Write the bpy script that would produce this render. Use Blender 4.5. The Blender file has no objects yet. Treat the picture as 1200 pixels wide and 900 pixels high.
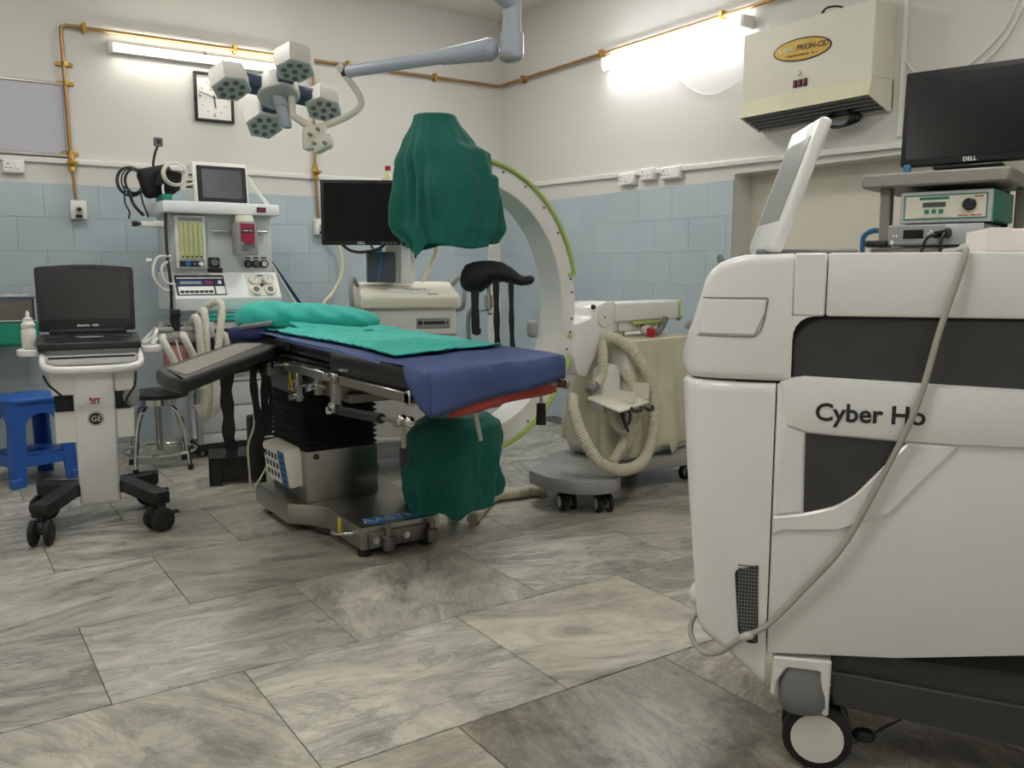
import bpy, bmesh, math, random
from mathutils import Vector, Matrix, noise
SC = bpy.context.scene
COL = SC.collection
R = math.radians
random.seed(7)

# ------------------------------------------------------------------ camera
cam = bpy.data.cameras.new('camera'); cam_o = bpy.data.objects.new('camera', cam); COL.objects.link(cam_o)
cam.sensor_width = 36.0; cam.lens = 1013.0 / 1200.0 * 36.0; cam.clip_start = 0.05
cam_o.location = (0, 0, 1.1)
cam_o.rotation_euler = (R(90) - math.atan(133 / 1013.0), 0, R(-34.0))
SC.camera = cam_o
# ------------------------------------------------------------------ world, exposure
w = bpy.data.worlds.new('room_world'); SC.world = w; w.use_nodes = True
w.node_tree.nodes['Background'].inputs[0].default_value = (1, 0.98, 0.95, 1)
w.node_tree.nodes['Background'].inputs[1].default_value = 0.05
SC.view_settings.view_transform = 'Standard'; SC.view_settings.look = 'None'
SC.view_settings.exposure = 0.95; SC.view_settings.gamma = 1.0; SC.view_settings.use_curve_mapping = False
TUBE_POWER = 13.0          # emission of the fluorescent tubes
CEIL_POWER = 10.5

# ------------------------------------------------------------------ materials
def lin(h):
    h = h.lstrip('#'); c = [int(h[i:i + 2], 16) / 255 for i in (0, 2, 4)]
    return tuple((v / 12.92 if v <= .04045 else ((v + .055) / 1.055) ** 2.4) for v in c) + (1,)
MATS = {}
def mat(name, col, rough=.5, metal=0., var=.06, scale=6., bump=0., bscale=60., spec=.5, coat=0., emit=None, estr=0., trans=0., col2=None, dirt=0., alpha=1., sheen=0.):
    m = bpy.data.materials.new(name); m.use_nodes = True; nt = m.node_tree; n = nt.nodes; L = nt.links
    b = n['Principled BSDF']
    b.inputs['Roughness'].default_value = rough; b.inputs['Metallic'].default_value = metal
    b.inputs['Specular IOR Level'].default_value = spec; b.inputs['Coat Weight'].default_value = coat
    b.inputs['Transmission Weight'].default_value = trans; b.inputs['Alpha'].default_value = alpha
    b.inputs['Sheen Weight'].default_value = sheen
    c = lin(col)
    tc = n.new('ShaderNodeTexCoord'); nz = n.new('ShaderNodeTexNoise'); nz.inputs['Scale'].default_value = scale; nz.inputs['Detail'].default_value = 5
    L.new(tc.outputs['Object'], nz.inputs['Vector'])
    rp = n.new('ShaderNodeValToRGB'); rp.color_ramp.elements[0].position = .3; rp.color_ramp.elements[1].position = .7
    c2 = lin(col2) if col2 else tuple(min(1, v * (1 + var)) for v in c[:3]) + (1,)
    rp.color_ramp.elements[0].color = c if col2 else tuple(v * (1 - var) for v in c[:3]) + (1,)
    rp.color_ramp.elements[1].color = c2
    L.new(nz.outputs['Fac'], rp.inputs['Fac'])
    out = rp.outputs['Color']
    if dirt > 0:
        nd = n.new('ShaderNodeTexNoise'); nd.inputs['Scale'].default_value = scale * 2.3; nd.inputs['Detail'].default_value = 8; nd.inputs['Roughness'].default_value = .7
        L.new(tc.outputs['Object'], nd.inputs['Vector'])
        rd = n.new('ShaderNodeValToRGB'); rd.color_ramp.elements[0].position = .52; rd.color_ramp.elements[1].position = .72
        rd.color_ramp.elements[0].color = (0, 0, 0, 1); rd.color_ramp.elements[1].color = (dirt, dirt, dirt, 1)
        L.new(nd.outputs['Fac'], rd.inputs['Fac'])
        mx = n.new('ShaderNodeMix'); mx.data_type = 'RGBA'; mx.inputs['B'].default_value = tuple(v * .45 for v in c[:3]) + (1,)
        L.new(rd.outputs['Color'], mx.inputs['Factor']); L.new(out, mx.inputs['A']); out = mx.outputs['Result']
    L.new(out, b.inputs['Base Color'])
    if bump > 0:
        nb = n.new('ShaderNodeTexNoise'); nb.inputs['Scale'].default_value = bscale; nb.inputs['Detail'].default_value = 4
        L.new(tc.outputs['Object'], nb.inputs['Vector'])
        bp = n.new('ShaderNodeBump'); bp.inputs['Strength'].default_value = bump; bp.inputs['Distance'].default_value = .01
        L.new(nb.outputs['Fac'], bp.inputs['Height']); L.new(bp.outputs['Normal'], b.inputs['Normal'])
    if emit:
        b.inputs['Emission Color'].default_value = lin(emit); b.inputs['Emission Strength'].default_value = estr
    MATS[name] = m
    return m
mat('wall_paint', '#d3d1cb', .55, var=.025, scale=1.2, bump=.06, bscale=18)
mat('ceiling_paint', '#e2dfd8', .7, var=.02)
mat('niche_paint', '#dad5c6', .6, var=.03, scale=2, bump=.05, bscale=15, dirt=.08)
mat('grout', '#5d5a52', .8, var=.1)
mat('tile_grout', '#a3aeb4', .8, var=.05)
mat('white_tile', '#d9d8d2', .25, var=.03)
mat('white_plastic', '#e4e3de', .38, var=.02)
mat('white_gloss', '#e9e9e8', .25, var=.015, coat=.2)
mat('cream_plastic', '#e3e0d1', .45, var=.03)
mat('cream_old', '#dcd8b8', .5, var=.05, dirt=.1)
mat('lamp_grey', '#b9bdbd', .4, var=.03)
mat('grey_plastic', '#9a9b9a', .5, var=.04)
mat('mid_grey', '#77797a', .5, var=.05)
mat('dark_grey', '#3c3c3b', .5, var=.05, bump=.02, bscale=300)
mat('slate', '#4c5560', .5, var=.05)
mat('black_plastic', '#17181a', .45, var=.08)
mat('black_matte', '#0d0e10', .75, var=.1)
mat('black_rubber', '#1d1d1e', .7, var=.1)
mat('black_vinyl', '#1c1c1d', .38, var=.1, bump=.05, bscale=90)
mat('screen_black', '#08090b', .22, var=.05, spec=.4)
mat('screen_off', '#1e2022', .3, var=.05)
mat('screen_grey', '#4a4e50', .25, var=.05)
mat('steel', '#a9a7a1', .32, 1., var=.06, scale=14)
mat('steel_dull', '#7d7b76', .42, .9, var=.1, scale=10, dirt=.25)
mat('chrome', '#cfcfcc', .14, 1., var=.02)
mat('copper', '#a58358', .38, .8, var=.12, scale=8)
mat('brass', '#b8934a', .3, .9, var=.1)
mat('drape_green', '#005e52', .85, var=.12, scale=3, bump=.7, bscale=11, sheen=.1)
mat('sheet_teal', '#2fb2a4', .85, var=.06, scale=5, bump=.6, bscale=13, sheen=.1)
mat('tray_green', '#1f8a72', .85, var=.08, scale=5, bump=.1, bscale=150)
mat('sheet_blue', '#3c4f7e', .7, var=.08, scale=4, bump=.1, bscale=120, dirt=.35)
mat('sheet_blue_edge', '#5a6ea0', .7, var=.06)
mat('navy', '#1b2a5e', .7, var=.1)
mat('red_vinyl', '#a8433c', .6, var=.08)
mat('stool_blue', '#2a5fb4', .4, var=.05, dirt=.06)
mat('stub_blue', '#3c4c68', .5, var=.04)
mat('arm_blue', '#a9b2bf', .38, var=.03)
mat('lime', '#b0c86a', .45, var=.05)
mat('red', '#b5172a', .4)
mat('pink', '#c98a86', .5, var=.08)
mat('maroon', '#9a2347', .5)
mat('yellow', '#e3c81e', .5)
mat('blue_print', '#1d6fae', .45)
mat('teal_print', '#2a8f8c', .5)
mat('ink', '#26282a', .6)
mat('ink_grey', '#6a6c6e', .6)
mat('paper', '#e8e7e3', .7, var=.01)
mat('board', '#b9b8c2', .3, var=.05, scale=2, bump=.15, bscale=9)
mat('hose_cream', '#cdc7b2', .6, var=.08, dirt=.15)
mat('hose_white', '#d5d2c6', .55, var=.05)
mat('vinyl_cover', '#d8d4bc', .4, var=.12, scale=4, bump=.2, bscale=5, dirt=.12)
mat('gold', '#c9a340', .4, .2, var=.12, scale=12)
mat('flow_glass', '#d0d4a4', .12, var=.15, scale=5)
mat('box_green', '#1c7a63', .5)
mat('box_white', '#d8d6c6', .5, var=.03)
mat('box_silver', '#b9bbbf', .4, .3)
mat('lcd', '#8b9290', .3)
mat('pale_pink', '#e9e0dc', .6, var=.03)
mat('cyan_handle', '#2f6d9a', .4)
mat('bag_plastic', '#c9cccf', .2, var=.1, trans=.5, bump=.6, bscale=60)
mat('tube_light', '#ffffff', .4, emit='#fffbee', estr=TUBE_POWER)
mat('tube_cool', '#ffffff', .4, emit='#fbfaff', estr=TUBE_POWER)
mat('ceiling_tube', '#ffffff', .4, emit='#fdfbf5', estr=CEIL_POWER)

def marble():
    m = bpy.data.materials.new('marble'); m.use_nodes = True; nt = m.node_tree; n = nt.nodes; L = nt.links; b = n['Principled BSDF']
    def node(t, **k):
        x = n.new(t)
        for a, v in k.items(): x.inputs[a].default_value = v
        return x
    def attr(nm):
        a = n.new('ShaderNodeAttribute'); a.attribute_type = 'OBJECT'; a.attribute_name = nm; return a
    geo = n.new('ShaderNodeNewGeometry'); seed = attr('seed'); ang = attr('angle'); tone = attr('tone'); warm = attr('warm'); stain = attr('stain'); vein = attr('vein')
    add = n.new('ShaderNodeVectorMath'); add.operation = 'ADD'
    L.new(geo.outputs['Position'], add.inputs[0]); 
    cmb = n.new('ShaderNodeCombineXYZ'); L.new(seed.outputs['Fac'], cmb.inputs[0]); L.new(seed.outputs['Fac'], cmb.inputs[2]); L.new(cmb.outputs[0], add.inputs[1])
    rot = n.new('ShaderNodeVectorRotate'); rot.rotation_type = 'Z_AXIS'; L.new(add.outputs[0], rot.inputs['Vector']); L.new(ang.outputs['Fac'], rot.inputs['Angle'])
    mp = n.new('ShaderNodeMapping'); mp.inputs['Scale'].default_value = (1.3, 3.6, 1); L.new(rot.outputs[0], mp.inputs['Vector'])
    n1 = node('ShaderNodeTexNoise', Scale=1.7, Detail=11, Roughness=.68, Distortion=1.3); L.new(mp.outputs[0], n1.inputs['Vector'])
    r1 = n.new('ShaderNodeValToRGB'); e = r1.color_ramp.elements
    e[0].position = .28; e[0].color = lin('#6a6a65'); e[1].position = .66; e[1].color = lin('#d6d3c9')
    k = e.new(.45); k.color = lin('#b3b1a8')
    L.new(n1.outputs['Fac'], r1.inputs['Fac'])
    # thin dark veins
    n2 = node('ShaderNodeTexNoise', Scale=2.6, Detail=11, Roughness=.72, Distortion=1.6); L.new(mp.outputs[0], n2.inputs['Vector'])
    r2 = n.new('ShaderNodeValToRGB'); e = r2.color_ramp.elements
    e[0].position = .40; e[0].color = (0, 0, 0, 1); e[1].position = .52; e[1].color = (0, 0, 0, 1); k = e.new(.47); k.color = (.75, .75, .75, 1)
    L.new(n2.outputs['Fac'], r2.inputs['Fac'])
    vm = n.new('ShaderNodeMath'); vm.operation = 'MULTIPLY'; L.new(r2.outputs['Color'], vm.inputs[0]); L.new(vein.outputs['Fac'], vm.inputs[1])
    m1 = n.new('ShaderNodeMix'); m1.data_type = 'RGBA'; m1.inputs['B'].default_value = lin('#55564f')
    L.new(vm.outputs[0], m1.inputs['Factor']); L.new(r1.outputs['Color'], m1.inputs['A'])
    # warm tint
    m2 = n.new('ShaderNodeMix'); m2.data_type = 'RGBA'; m2.blend_type = 'MULTIPLY'; m2.inputs['B'].default_value = (1.0, .93, .80, 1)
    L.new(warm.outputs['Fac'], m2.inputs['Factor']); L.new(m1.outputs['Result'], m2.inputs['A'])
    # tone
    m3 = n.new('ShaderNodeMix'); m3.data_type = 'RGBA'; m3.blend_type = 'MULTIPLY'; m3.inputs['Factor'].default_value = 1
    tcmb = n.new('ShaderNodeCombineColor'); [L.new(tone.outputs['Fac'], tcmb.inputs[i]) for i in range(3)]
    L.new(m2.outputs['Result'], m3.inputs['A']); L.new(tcmb.outputs[0], m3.inputs['B'])
    # brown stains
    n4 = node('ShaderNodeTexNoise', Scale=4.2, Detail=10, Roughness=.72); L.new(add.outputs[0], n4.inputs['Vector'])
    r4 = n.new('ShaderNodeValToRGB'); r4.color_ramp.elements[0].position = .5; r4.color_ramp.elements[1].position = .68
    L.new(n4.outputs['Fac'], r4.inputs['Fac'])
    sm = n.new('ShaderNodeMath'); sm.operation = 'MULTIPLY'; L.new(r4.outputs['Color'], sm.inputs[0]); L.new(stain.outputs['Fac'], sm.inputs[1])
    m4 = n.new('ShaderNodeMix'); m4.data_type = 'RGBA'; m4.inputs['B'].default_value = lin('#4a443c')
    L.new(sm.outputs[0], m4.inputs['Factor']); L.new(m3.outputs['Result'], m4.inputs['A'])
    L.new(m4.outputs['Result'], b.inputs['Base Color'])
    rr = n.new('ShaderNodeMapRange'); rr.inputs['To Min'].default_value = .2; rr.inputs['To Max'].default_value = .42
    L.new(n4.outputs['Fac'], rr.inputs['Value']); L.new(rr.outputs[0], b.inputs['Roughness'])
    bp = node('ShaderNodeBump', Strength=.05, Distance=.005); L.new(n1.outputs['Fac'], bp.inputs['Height']); L.new(bp.outputs[0], b.inputs['Normal'])
    MATS['marble'] = m
marble()
def tilemat():
    m = bpy.data.materials.new('blue_tile'); m.use_nodes = True; nt = m.node_tree; n = nt.nodes; L = nt.links; b = n['Principled BSDF']
    a = n.new('ShaderNodeAttribute'); a.attribute_type = 'OBJECT'; a.attribute_name = 'tone'
    geo = n.new('ShaderNodeNewGeometry'); nz = n.new('ShaderNodeTexNoise'); nz.inputs['Scale'].default_value = 3; nz.inputs['Detail'].default_value = 6
    L.new(geo.outputs['Position'], nz.inputs['Vector'])
    rp = n.new('ShaderNodeValToRGB'); rp.color_ramp.elements[0].color = lin('#aab9c3'); rp.color_ramp.elements[1].color = lin('#bac7cd')
    L.new(nz.outputs['Fac'], rp.inputs['Fac'])
    tc = n.new('ShaderNodeCombineColor'); [L.new(a.outputs['Fac'], tc.inputs[i]) for i in range(3)]
    mx = n.new('ShaderNodeMix'); mx.data_type = 'RGBA'; mx.blend_type = 'MULTIPLY'; mx.inputs['Factor'].default_value = 1
    L.new(rp.outputs['Color'], mx.inputs['A']); L.new(tc.outputs[0], mx.inputs['B']); L.new(mx.outputs['Result'], b.inputs['Base Color'])
    b.inputs['Roughness'].default_value = .35
    n3 = n.new('ShaderNodeTexNoise'); n3.inputs['Scale'].default_value = 7; L.new(geo.outputs['Position'], n3.inputs['Vector'])
    bp = n.new('ShaderNodeBump'); bp.inputs['Strength'].default_value = .12; bp.inputs['Distance'].default_value = .02
    L.new(n3.outputs['Fac'], bp.inputs['Height']); L.new(bp.outputs[0], b.inputs['Normal'])
    MATS['blue_tile'] = m
tilemat()

# ------------------------------------------------------------------ mesh builder
def catmull(pts, k=8, closed=False):
    P = [Vector(p) for p in pts]
    if len(P) < 3: return P
    out = []; n = len(P)
    for i in range(n if closed else n - 1):
        p1, p2 = P[i], P[(i + 1) % n]
        p0 = P[i - 1] if (i > 0 or closed) else p1 * 2 - p2
        p3 = P[(i + 2) % n] if (i + 2 < n or closed) else p2 * 2 - p1
        for j in range(k):
            t = j / k
            out.append(.5 * ((2 * p1) + (p2 - p0) * t + (2 * p0 - 5 * p1 + 4 * p2 - p3) * t * t + (3 * p1 - p0 - 3 * p2 + p3) * t ** 3))
    if not closed: out.append(P[-1])
    return out
def resample(P, step):
    out = [P[0]]; acc = 0
    for a, b in zip(P, P[1:]):
        d = (b - a).length; pos = step - acc
        while pos < d: out.append(a.lerp(b, pos / d)); pos += step
        acc = (acc + d) % step
    out.append(P[-1]); return out
def rpoly(poly, r, n=4):
    """round the corners of a polygon; r is one radius or one for each corner"""
    out = []; N = len(poly)
    for i, p in enumerate(poly):
        rr = r[i] if isinstance(r, (list, tuple)) else r
        p = Vector(p); a = Vector(poly[i - 1]) - p; b = Vector(poly[(i + 1) % N]) - p
        rr = min(rr, a.length * .49, b.length * .49)
        if rr < 1e-5: out.append(tuple(p)); continue
        A = p + a.normalized() * rr; Bq = p + b.normalized() * rr
        for k in range(n + 1):
            t = k / n; out.append(tuple((1 - t) ** 2 * A + 2 * t * (1 - t) * p + t * t * Bq))
    return out
class B:
    def __init__(s): s.v = []; s.f = []
    def raw(s, v, f, M=None):
        o = len(s.v)
        s.v += [tuple(M @ Vector(p)) if M else tuple(p) for p in v]
        s.f += [tuple(i + o for i in q) for q in f]; return s
    def bm(s, bm, M=None):
        bm.verts.index_update()
        s.raw([v.co.copy() for v in bm.verts], [[v.index for v in f.verts] for f in bm.faces], M); bm.free(); return s
    def box(s, x0, x1, y0, y1, z0, z1, r=0, seg=2, M=None):
        bm = bmesh.new(); bmesh.ops.create_cube(bm, size=1)
        for v in bm.verts: v.co = Vector(((x0 + x1) / 2 + v.co.x * (x1 - x0), (y0 + y1) / 2 + v.co.y * (y1 - y0), (z0 + z1) / 2 + v.co.z * (z1 - z0)))
        if r > 0: bmesh.ops.bevel(bm, geom=bm.edges[:] , offset=min(r, abs(x1 - x0) * .49, abs(y1 - y0) * .49, abs(z1 - z0) * .49), segments=seg, affect='EDGES', profile=.5)
        return s.bm(bm, M)
    def prism(s, poly, ax, d0, d1, r=0, seg=2, M=None):
        bm = bmesh.new()
        mk = {'y': lambda a, b, d: (a, d, b), 'x': lambda a, b, d: (d, a, b), 'z': lambda a, b, d: (a, b, d)}[ax]
        lo = [bm.verts.new(mk(a, b, d0)) for a, b in poly]; hi = [bm.verts.new(mk(a, b, d1)) for a, b in poly]
        f0 = bm.faces.new(lo[::-1]); f1 = bm.faces.new(hi); N = len(poly)
        for i in range(N): bm.faces.new((lo[i], lo[(i + 1) % N], hi[(i + 1) % N], hi[i]))
        bmesh.ops.recalc_face_normals(bm, faces=bm.faces[:])
        if r > 0: bmesh.ops.bevel(bm, geom=list(set(f0.edges) | set(f1.edges)), offset=r, segments=seg, affect='EDGES', profile=.5)
        return s.bm(bm, M)
    def cyl(s, a, b, r, r2=None, n=16, cap=True):
        a, b = Vector(a), Vector(b); r2 = r if r2 is None else r2
        q = (b - a).to_track_quat('Z', 'Y'); v = []
        for p, rr in ((a, r), (b, r2)):
            for i in range(n): t = 2 * math.pi * i / n; v.append(p + q @ Vector((rr * math.cos(t), rr * math.sin(t), 0)))
        f = [(i, (i + 1) % n, n + (i + 1) % n, n + i) for i in range(n)]
        if cap: f += [tuple(range(n))[::-1], tuple(range(n, 2 * n))]
        return s.raw(v, f)
    def tube(s, pts, r, n=8, k=6, closed=False, straight=False):
        P = [Vector(p) for p in pts] if straight else catmull(pts, k, closed)
        return s.sweep(P, lambda i: r, n, closed)
    def hose(s, pts, r, pitch=.012, depth=.12, n=10):
        P = resample(catmull(pts, 12), pitch / 2)
        return s.sweep(P, lambda i: r * (1 + (depth if i % 2 else -depth) * .5), n)
    def sweep(s, P, rf, n=8, closed=False):
        v = []; N = len(P); T = []
        for i in range(N):
            a = P[i - 1] if (i > 0 or closed) else P[i]; b = P[(i + 1) % N] if (i < N - 1 or closed) else P[i]
            T.append((b - a).normalized())
        u = T[0].orthogonal().normalized()
        for i in range(N):
            u = (u - T[i] * u.dot(T[i])).normalized(); w_ = T[i].cross(u)
            for j in range(n):
                t = 2 * math.pi * j / n; v.append(P[i] + (u * math.cos(t) + w_ * math.sin(t)) * rf(i))
        f = []
        for i in range(N if closed else N - 1):
            for j in range(n):
                a = i * n; b = ((i + 1) % N) * n
                f.append((a + j, a + (j + 1) % n, b + (j + 1) % n, b + j))
        if not closed: f += [tuple(range(n))[::-1], tuple(range((N - 1) * n, N * n))]
        return s.raw(v, f)
    def lathe(s, prof, c=(0, 0, 0), n=20, M=None):
        c = Vector(c); v = []; f = []
        for r, z in prof:
            for i in range(n): t = 2 * math.pi * i / n; v.append(c + Vector((max(r, 1e-5) * math.cos(t), max(r, 1e-5) * math.sin(t), z)))
        for k in range(len(prof) - 1):
            for i in range(n): f.append((k * n + i, k * n + (i + 1) % n, (k + 1) * n + (i + 1) % n, (k + 1) * n + i))
        f += [tuple(range(n))[::-1], tuple(range((len(prof) - 1) * n, len(prof) * n))]
        return s.raw(v, f, M)
    def ball(s, c, r, n=14, m=8, M=None):
        rx, ry, rz = (r, r, r) if not isinstance(r, tuple) else r; v = []; f = []
        for k in range(m + 1):
            p = -math.pi / 2 + math.pi * k / m
            for i in range(n):
                t = 2 * math.pi * i / n; cp = max(math.cos(p), 1e-4)
                v.append((c[0] + rx * cp * math.cos(t), c[1] + ry * cp * math.sin(t), c[2] + rz * math.sin(p)))
        for k in range(m):
            for i in range(n): f.append((k * n + i, k * n + (i + 1) % n, (k + 1) * n + (i + 1) % n, (k + 1) * n + i))
        return s.raw(v, f, M)
    def loft(s, rings, cap=True):
        n = len(rings[0]); v = [p for r in rings for p in r]; f = []
        for k in range(len(rings) - 1):
            for i in range(n): f.append((k * n + i, k * n + (i + 1) % n, (k + 1) * n + (i + 1) % n, (k + 1) * n + i))
        if cap: f += [tuple(range(n))[::-1], tuple(range((len(rings) - 1) * n, len(rings) * n))]
        return s.raw(v, f)
    def grid(s, fn, nu, nv):
        v = [fn(i / nu, j / nv) for j in range(nv + 1) for i in range(nu + 1)]
        f = [(j * (nu + 1) + i, j * (nu + 1) + i + 1, (j + 1) * (nu + 1) + i + 1, (j + 1) * (nu + 1) + i) for j in range(nv) for i in range(nu)]
        return s.raw(v, f)
    def text(s, body, size, M, depth=.001, ax='CENTER', bold=0., shear=0.):
        c = bpy.data.curves.new('lettering', 'FONT'); c.body = body; c.size = size; c.align_x = ax; c.align_y = 'CENTER'; c.extrude = depth; c.offset = bold; c.shear = shear
        c.resolution_u = 3
        o = bpy.data.objects.new('lettering', c); me = o.to_mesh()
        s.raw([v.co.copy() for v in me.vertices], [tuple(p.vertices) for p in me.polygons], M)
        o.to_mesh_clear(); bpy.data.objects.remove(o); bpy.data.curves.remove(c); return s
    def mesh(s, name, mt, smooth=38):
        me = bpy.data.meshes.new(name); me.from_pydata([tuple(p) for p in s.v], [], s.f)
        bm = bmesh.new(); bm.from_mesh(me); bmesh.ops.recalc_face_normals(bm, faces=bm.faces[:]); bm.to_mesh(me); bm.free()
        me.materials.append(MATS[mt])
        if smooth:
            me.shade_smooth(); me.set_sharp_from_angle(angle=R(smooth))
        return me
    def to(s, name, mt, parent=None, label=None, smooth=38, solid=0.):
        o = bpy.data.objects.new(name, s.mesh(name, mt, smooth)); COL.objects.link(o)
        if parent: o.parent = parent
        if label: o['label'] = label
        if solid:
            md = o.modifiers.new('thickness', 'SOLIDIFY'); md.thickness = solid; md.offset = -1
        return o
def fine_print(b, w_, h_, M, seed=1):
    """a line of print too small to read: short uneven strokes in the xz plane"""
    rr = random.Random(seed); x = -w_ / 2
    while x < w_ / 2:
        k = rr.uniform(.35, .8) * h_
        if rr.random() > .14: b.box(x, min(x + k, w_ / 2), -.0004, .0004, -h_ / 2 * rr.uniform(.7, 1), h_ / 2 * rr.uniform(.6, 1), 0, 1, M)
        x += k + h_ * .22
    return b
def thing(name, label, cat, loc=(0, 0, 0), rz=0., group=None):
    o = bpy.data.objects.new(name, None); COL.objects.link(o); o.empty_display_size = .1
    o.location = loc; o.rotation_euler = (0, 0, R(rz)); o['label'] = label; o['category'] = cat
    if group: o['group'] = group
    return o
def tag(o, label, cat, group=None):
    o['label'] = label; o['category'] = cat
    if group: o['group'] = group
    return o
def st(o, label=None):
    o['kind'] = 'structure'
    if label: o['label'] = label
    return o
def inst(o, name, parent, M=None, **props):
    c = bpy.data.objects.new(name, o); COL.objects.link(c); c.parent = parent
    if M is not None: c.matrix_local = M
    for k, v in props.items(): c[k] = v
    return c
def T(x=0, y=0, z=0): return Matrix.Translation((x, y, z))
def RX(a): return Matrix.Rotation(R(a), 4, 'X')
def RY(a): return Matrix.Rotation(R(a), 4, 'Y')
def RZ(a): return Matrix.Rotation(R(a), 4, 'Z')
FRONT = RX(90)      # lettering lying in xy -> standing in xz, read from -y

# ================================================================== the room
XR, YB = 3.906, 5.956
XL, YF, ZC = -1.6, -1.3, 3.05
fl = st(B().box(XL, XR + .3, YF, YB + .1, -.08, -.004).to('floor', 'grout'), 'grey and white marble slab floor laid in running bond')
SX, SY = .68, .585
slab = B().box(.0013, SX - .0013, .0028, SY - .0028, -.02, 0, .0012, 1).mesh('floor_slab', 'marble', 0)
special = {(-1, 2): dict(tone=.62, warm=.75, stain=.95, vein=.4),       # brown stained slab
           (-1, 1): dict(tone=.95, warm=.45, stain=.25, vein=.4),
           (-1, 3): dict(tone=.75, warm=.8, stain=.9, vein=.6),
           (0, 1): dict(tone=1.08, warm=.2, stain=.15, vein=.55, angle=.15),
           (0, 2): dict(tone=1.12, warm=.5, stain=.3, vein=.2),
           (0, 0): dict(tone=.95, warm=.35, stain=.1, vein=.4, angle=1.1),
           (1, 1): dict(tone=.95, warm=.12, stain=.12, vein=.5, angle=.1),
           (1, 2): dict(tone=1.0, warm=.3, stain=.55, vein=.35, angle=2.1),
           (1, 3): dict(tone=1.02, warm=.1, stain=.1, vein=.7, angle=.3),
           (2, 0): dict(tone=.92, warm=.22, stain=.12, vein=.4),
           (2, 1): dict(tone=.80, warm=.4, stain=.4, vein=.2)}
for j in range(-6, 8):
    y = 1.715 + SY * j
    off = .655 if j % 2 == 0 else .318
    for i in range(-4, 6):
        x = off + SX * (i - 1) + (SX / 2 if j % 2 else 0) * 0
        if x > XR + .25 or x + SX < XL: continue
        rr = random.Random(j * 31 + i * 7)
        p = dict(tone=rr.uniform(.82, 1.06), warm=rr.uniform(.05, .4), stain=rr.uniform(.0, .3), vein=rr.uniform(.3, .9), angle=rr.choice([.1, .2, .4, 2.8, 1.8]))
        p.update(special.get((j, i), {}))
        inst(slab, 'floor_slab', fl, T(x, y, rr.uniform(-.0008, .0004)), seed=rr.uniform(0, 60), **p)
wb = st(B().box(XL - .15, XR + .3, YB, YB + .15, 0, ZC).to('wall_back', 'wall_paint'))
NY0, NY1, NZ, ND = 1.30, 3.50, 1.65, .15     # recess in the right wall
wrb = B()
wrb.box(XR, XR + .3, NY1, YB + .001, 0, ZC); wrb.box(XR, XR + .3, YF, NY0, 0, ZC); wrb.box(XR, XR + .3, NY0, NY1, NZ, ZC)
wr = st(wrb.to('wall_right', 'wall_paint'))
B().box(XR + ND, XR + .3, NY0, NY1, 0, NZ).to('recess_panel', 'niche_paint', wr)
st(B().box(XL - .15, XL, YF, YB, 0, ZC).to('wall_left', 'wall_paint'))
st(B().box(XL - .15, XR + .3, YF - .15, YF, 0, ZC).to('wall_front', 'wall_paint'))
st(B().box(XL - .15, XR + .3, YF - .15, YB + .15, ZC, ZC + .1).to('ceiling', 'ceiling_paint'))
# wall tiles: rows .2025 high up to 1.62
TH, TW = .2025, .30
tl = B().box(.0004, TW - .0004, -.008, 0, .0004, TH - .0004, .0012, 1).mesh('wall_tile', 'blue_tile', 0)
tlw = B().box(.001, .13 - .001, -.008, 0, .001, TH - .001, .0022, 1).mesh('wall_tile', 'white_tile', 0)
rr = random.Random(3)
for k in range(8):
    z = k * TH; off = (k % 2) * .15
    x = XR - .13 - TW + (off if off else 0) - .15 * (k % 2) * 0
    inst(tlw, 'wall_tile', wb, T(XR - .13, YB, z))
    i = 0; xx = XR - .13
    if k % 2:
        half = B().box(.0004, .1496, -.008, 0, .0004, TH - .0004, .0012, 1).mesh('wall_tile', 'blue_tile', 0)
        inst(half, 'wall_tile', wb, T(xx - .15, YB, z), tone=rr.uniform(.96, 1.02)); xx -= .15
    while xx > -.35:
        xx -= TW; inst(tl, 'wall_tile', wb, T(xx, YB, z), tone=rr.uniform(.96, 1.02))
    yy = YB - .01
    if k % 2: inst(half, 'wall_tile', wr, T(XR, yy, z) @ RZ(-90), tone=rr.uniform(.97, 1.03)); yy -= .15
    while yy - TW > NY1 - .02:
        inst(tl, 'wall_tile', wr, T(XR, yy, z) @ RZ(-90), tone=rr.uniform(.97, 1.03)); yy -= TW
    wdt = yy - NY1
    if wdt > .02:
        e = B().box(.0004, wdt - .0004, -.008, 0, .0004, TH - .0004, .0012, 1).mesh('wall_tile', 'blue_tile', 0)
        inst(e, 'wall_tile', wr, T(XR, yy, z) @ RZ(-90), tone=rr.uniform(.97, 1.03))
# cable trunking
t1 = B().box(-1.2, XR - .001, YB - .022, YB - .0005, 1.738, 1.77, .003, 1); t1.box(-1.2, XR - .002, YB - .024, YB - .001, 1.752, 1.756)
st(t1.to('trim_1', 'white_plastic'), 'white cable trunking running along the back wall')
ang = math.degrees(math.atan2(1.771 - 1.708, 3.4))
t2 = B(); M2 = T(XR, YB - .02, 1.774) @ RX(ang)
t2.box(-.022, -.0005, -4.3, 0, -.032, 0, .003, 1, M2); t2.box(-.024, -.001, -4.3, 0, -.018, -.014, 0, 1, M2)
st(t2.to('trim_2', 'white_plastic'), 'white cable trunking running along the right wall')
st(B().box(XR - .014, XR - .0005, 2.468, 2.492, 1.73, ZC, .003, 1).to('trim_3', 'white_plastic'), 'white vertical conduit above the wall trunking')

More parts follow.
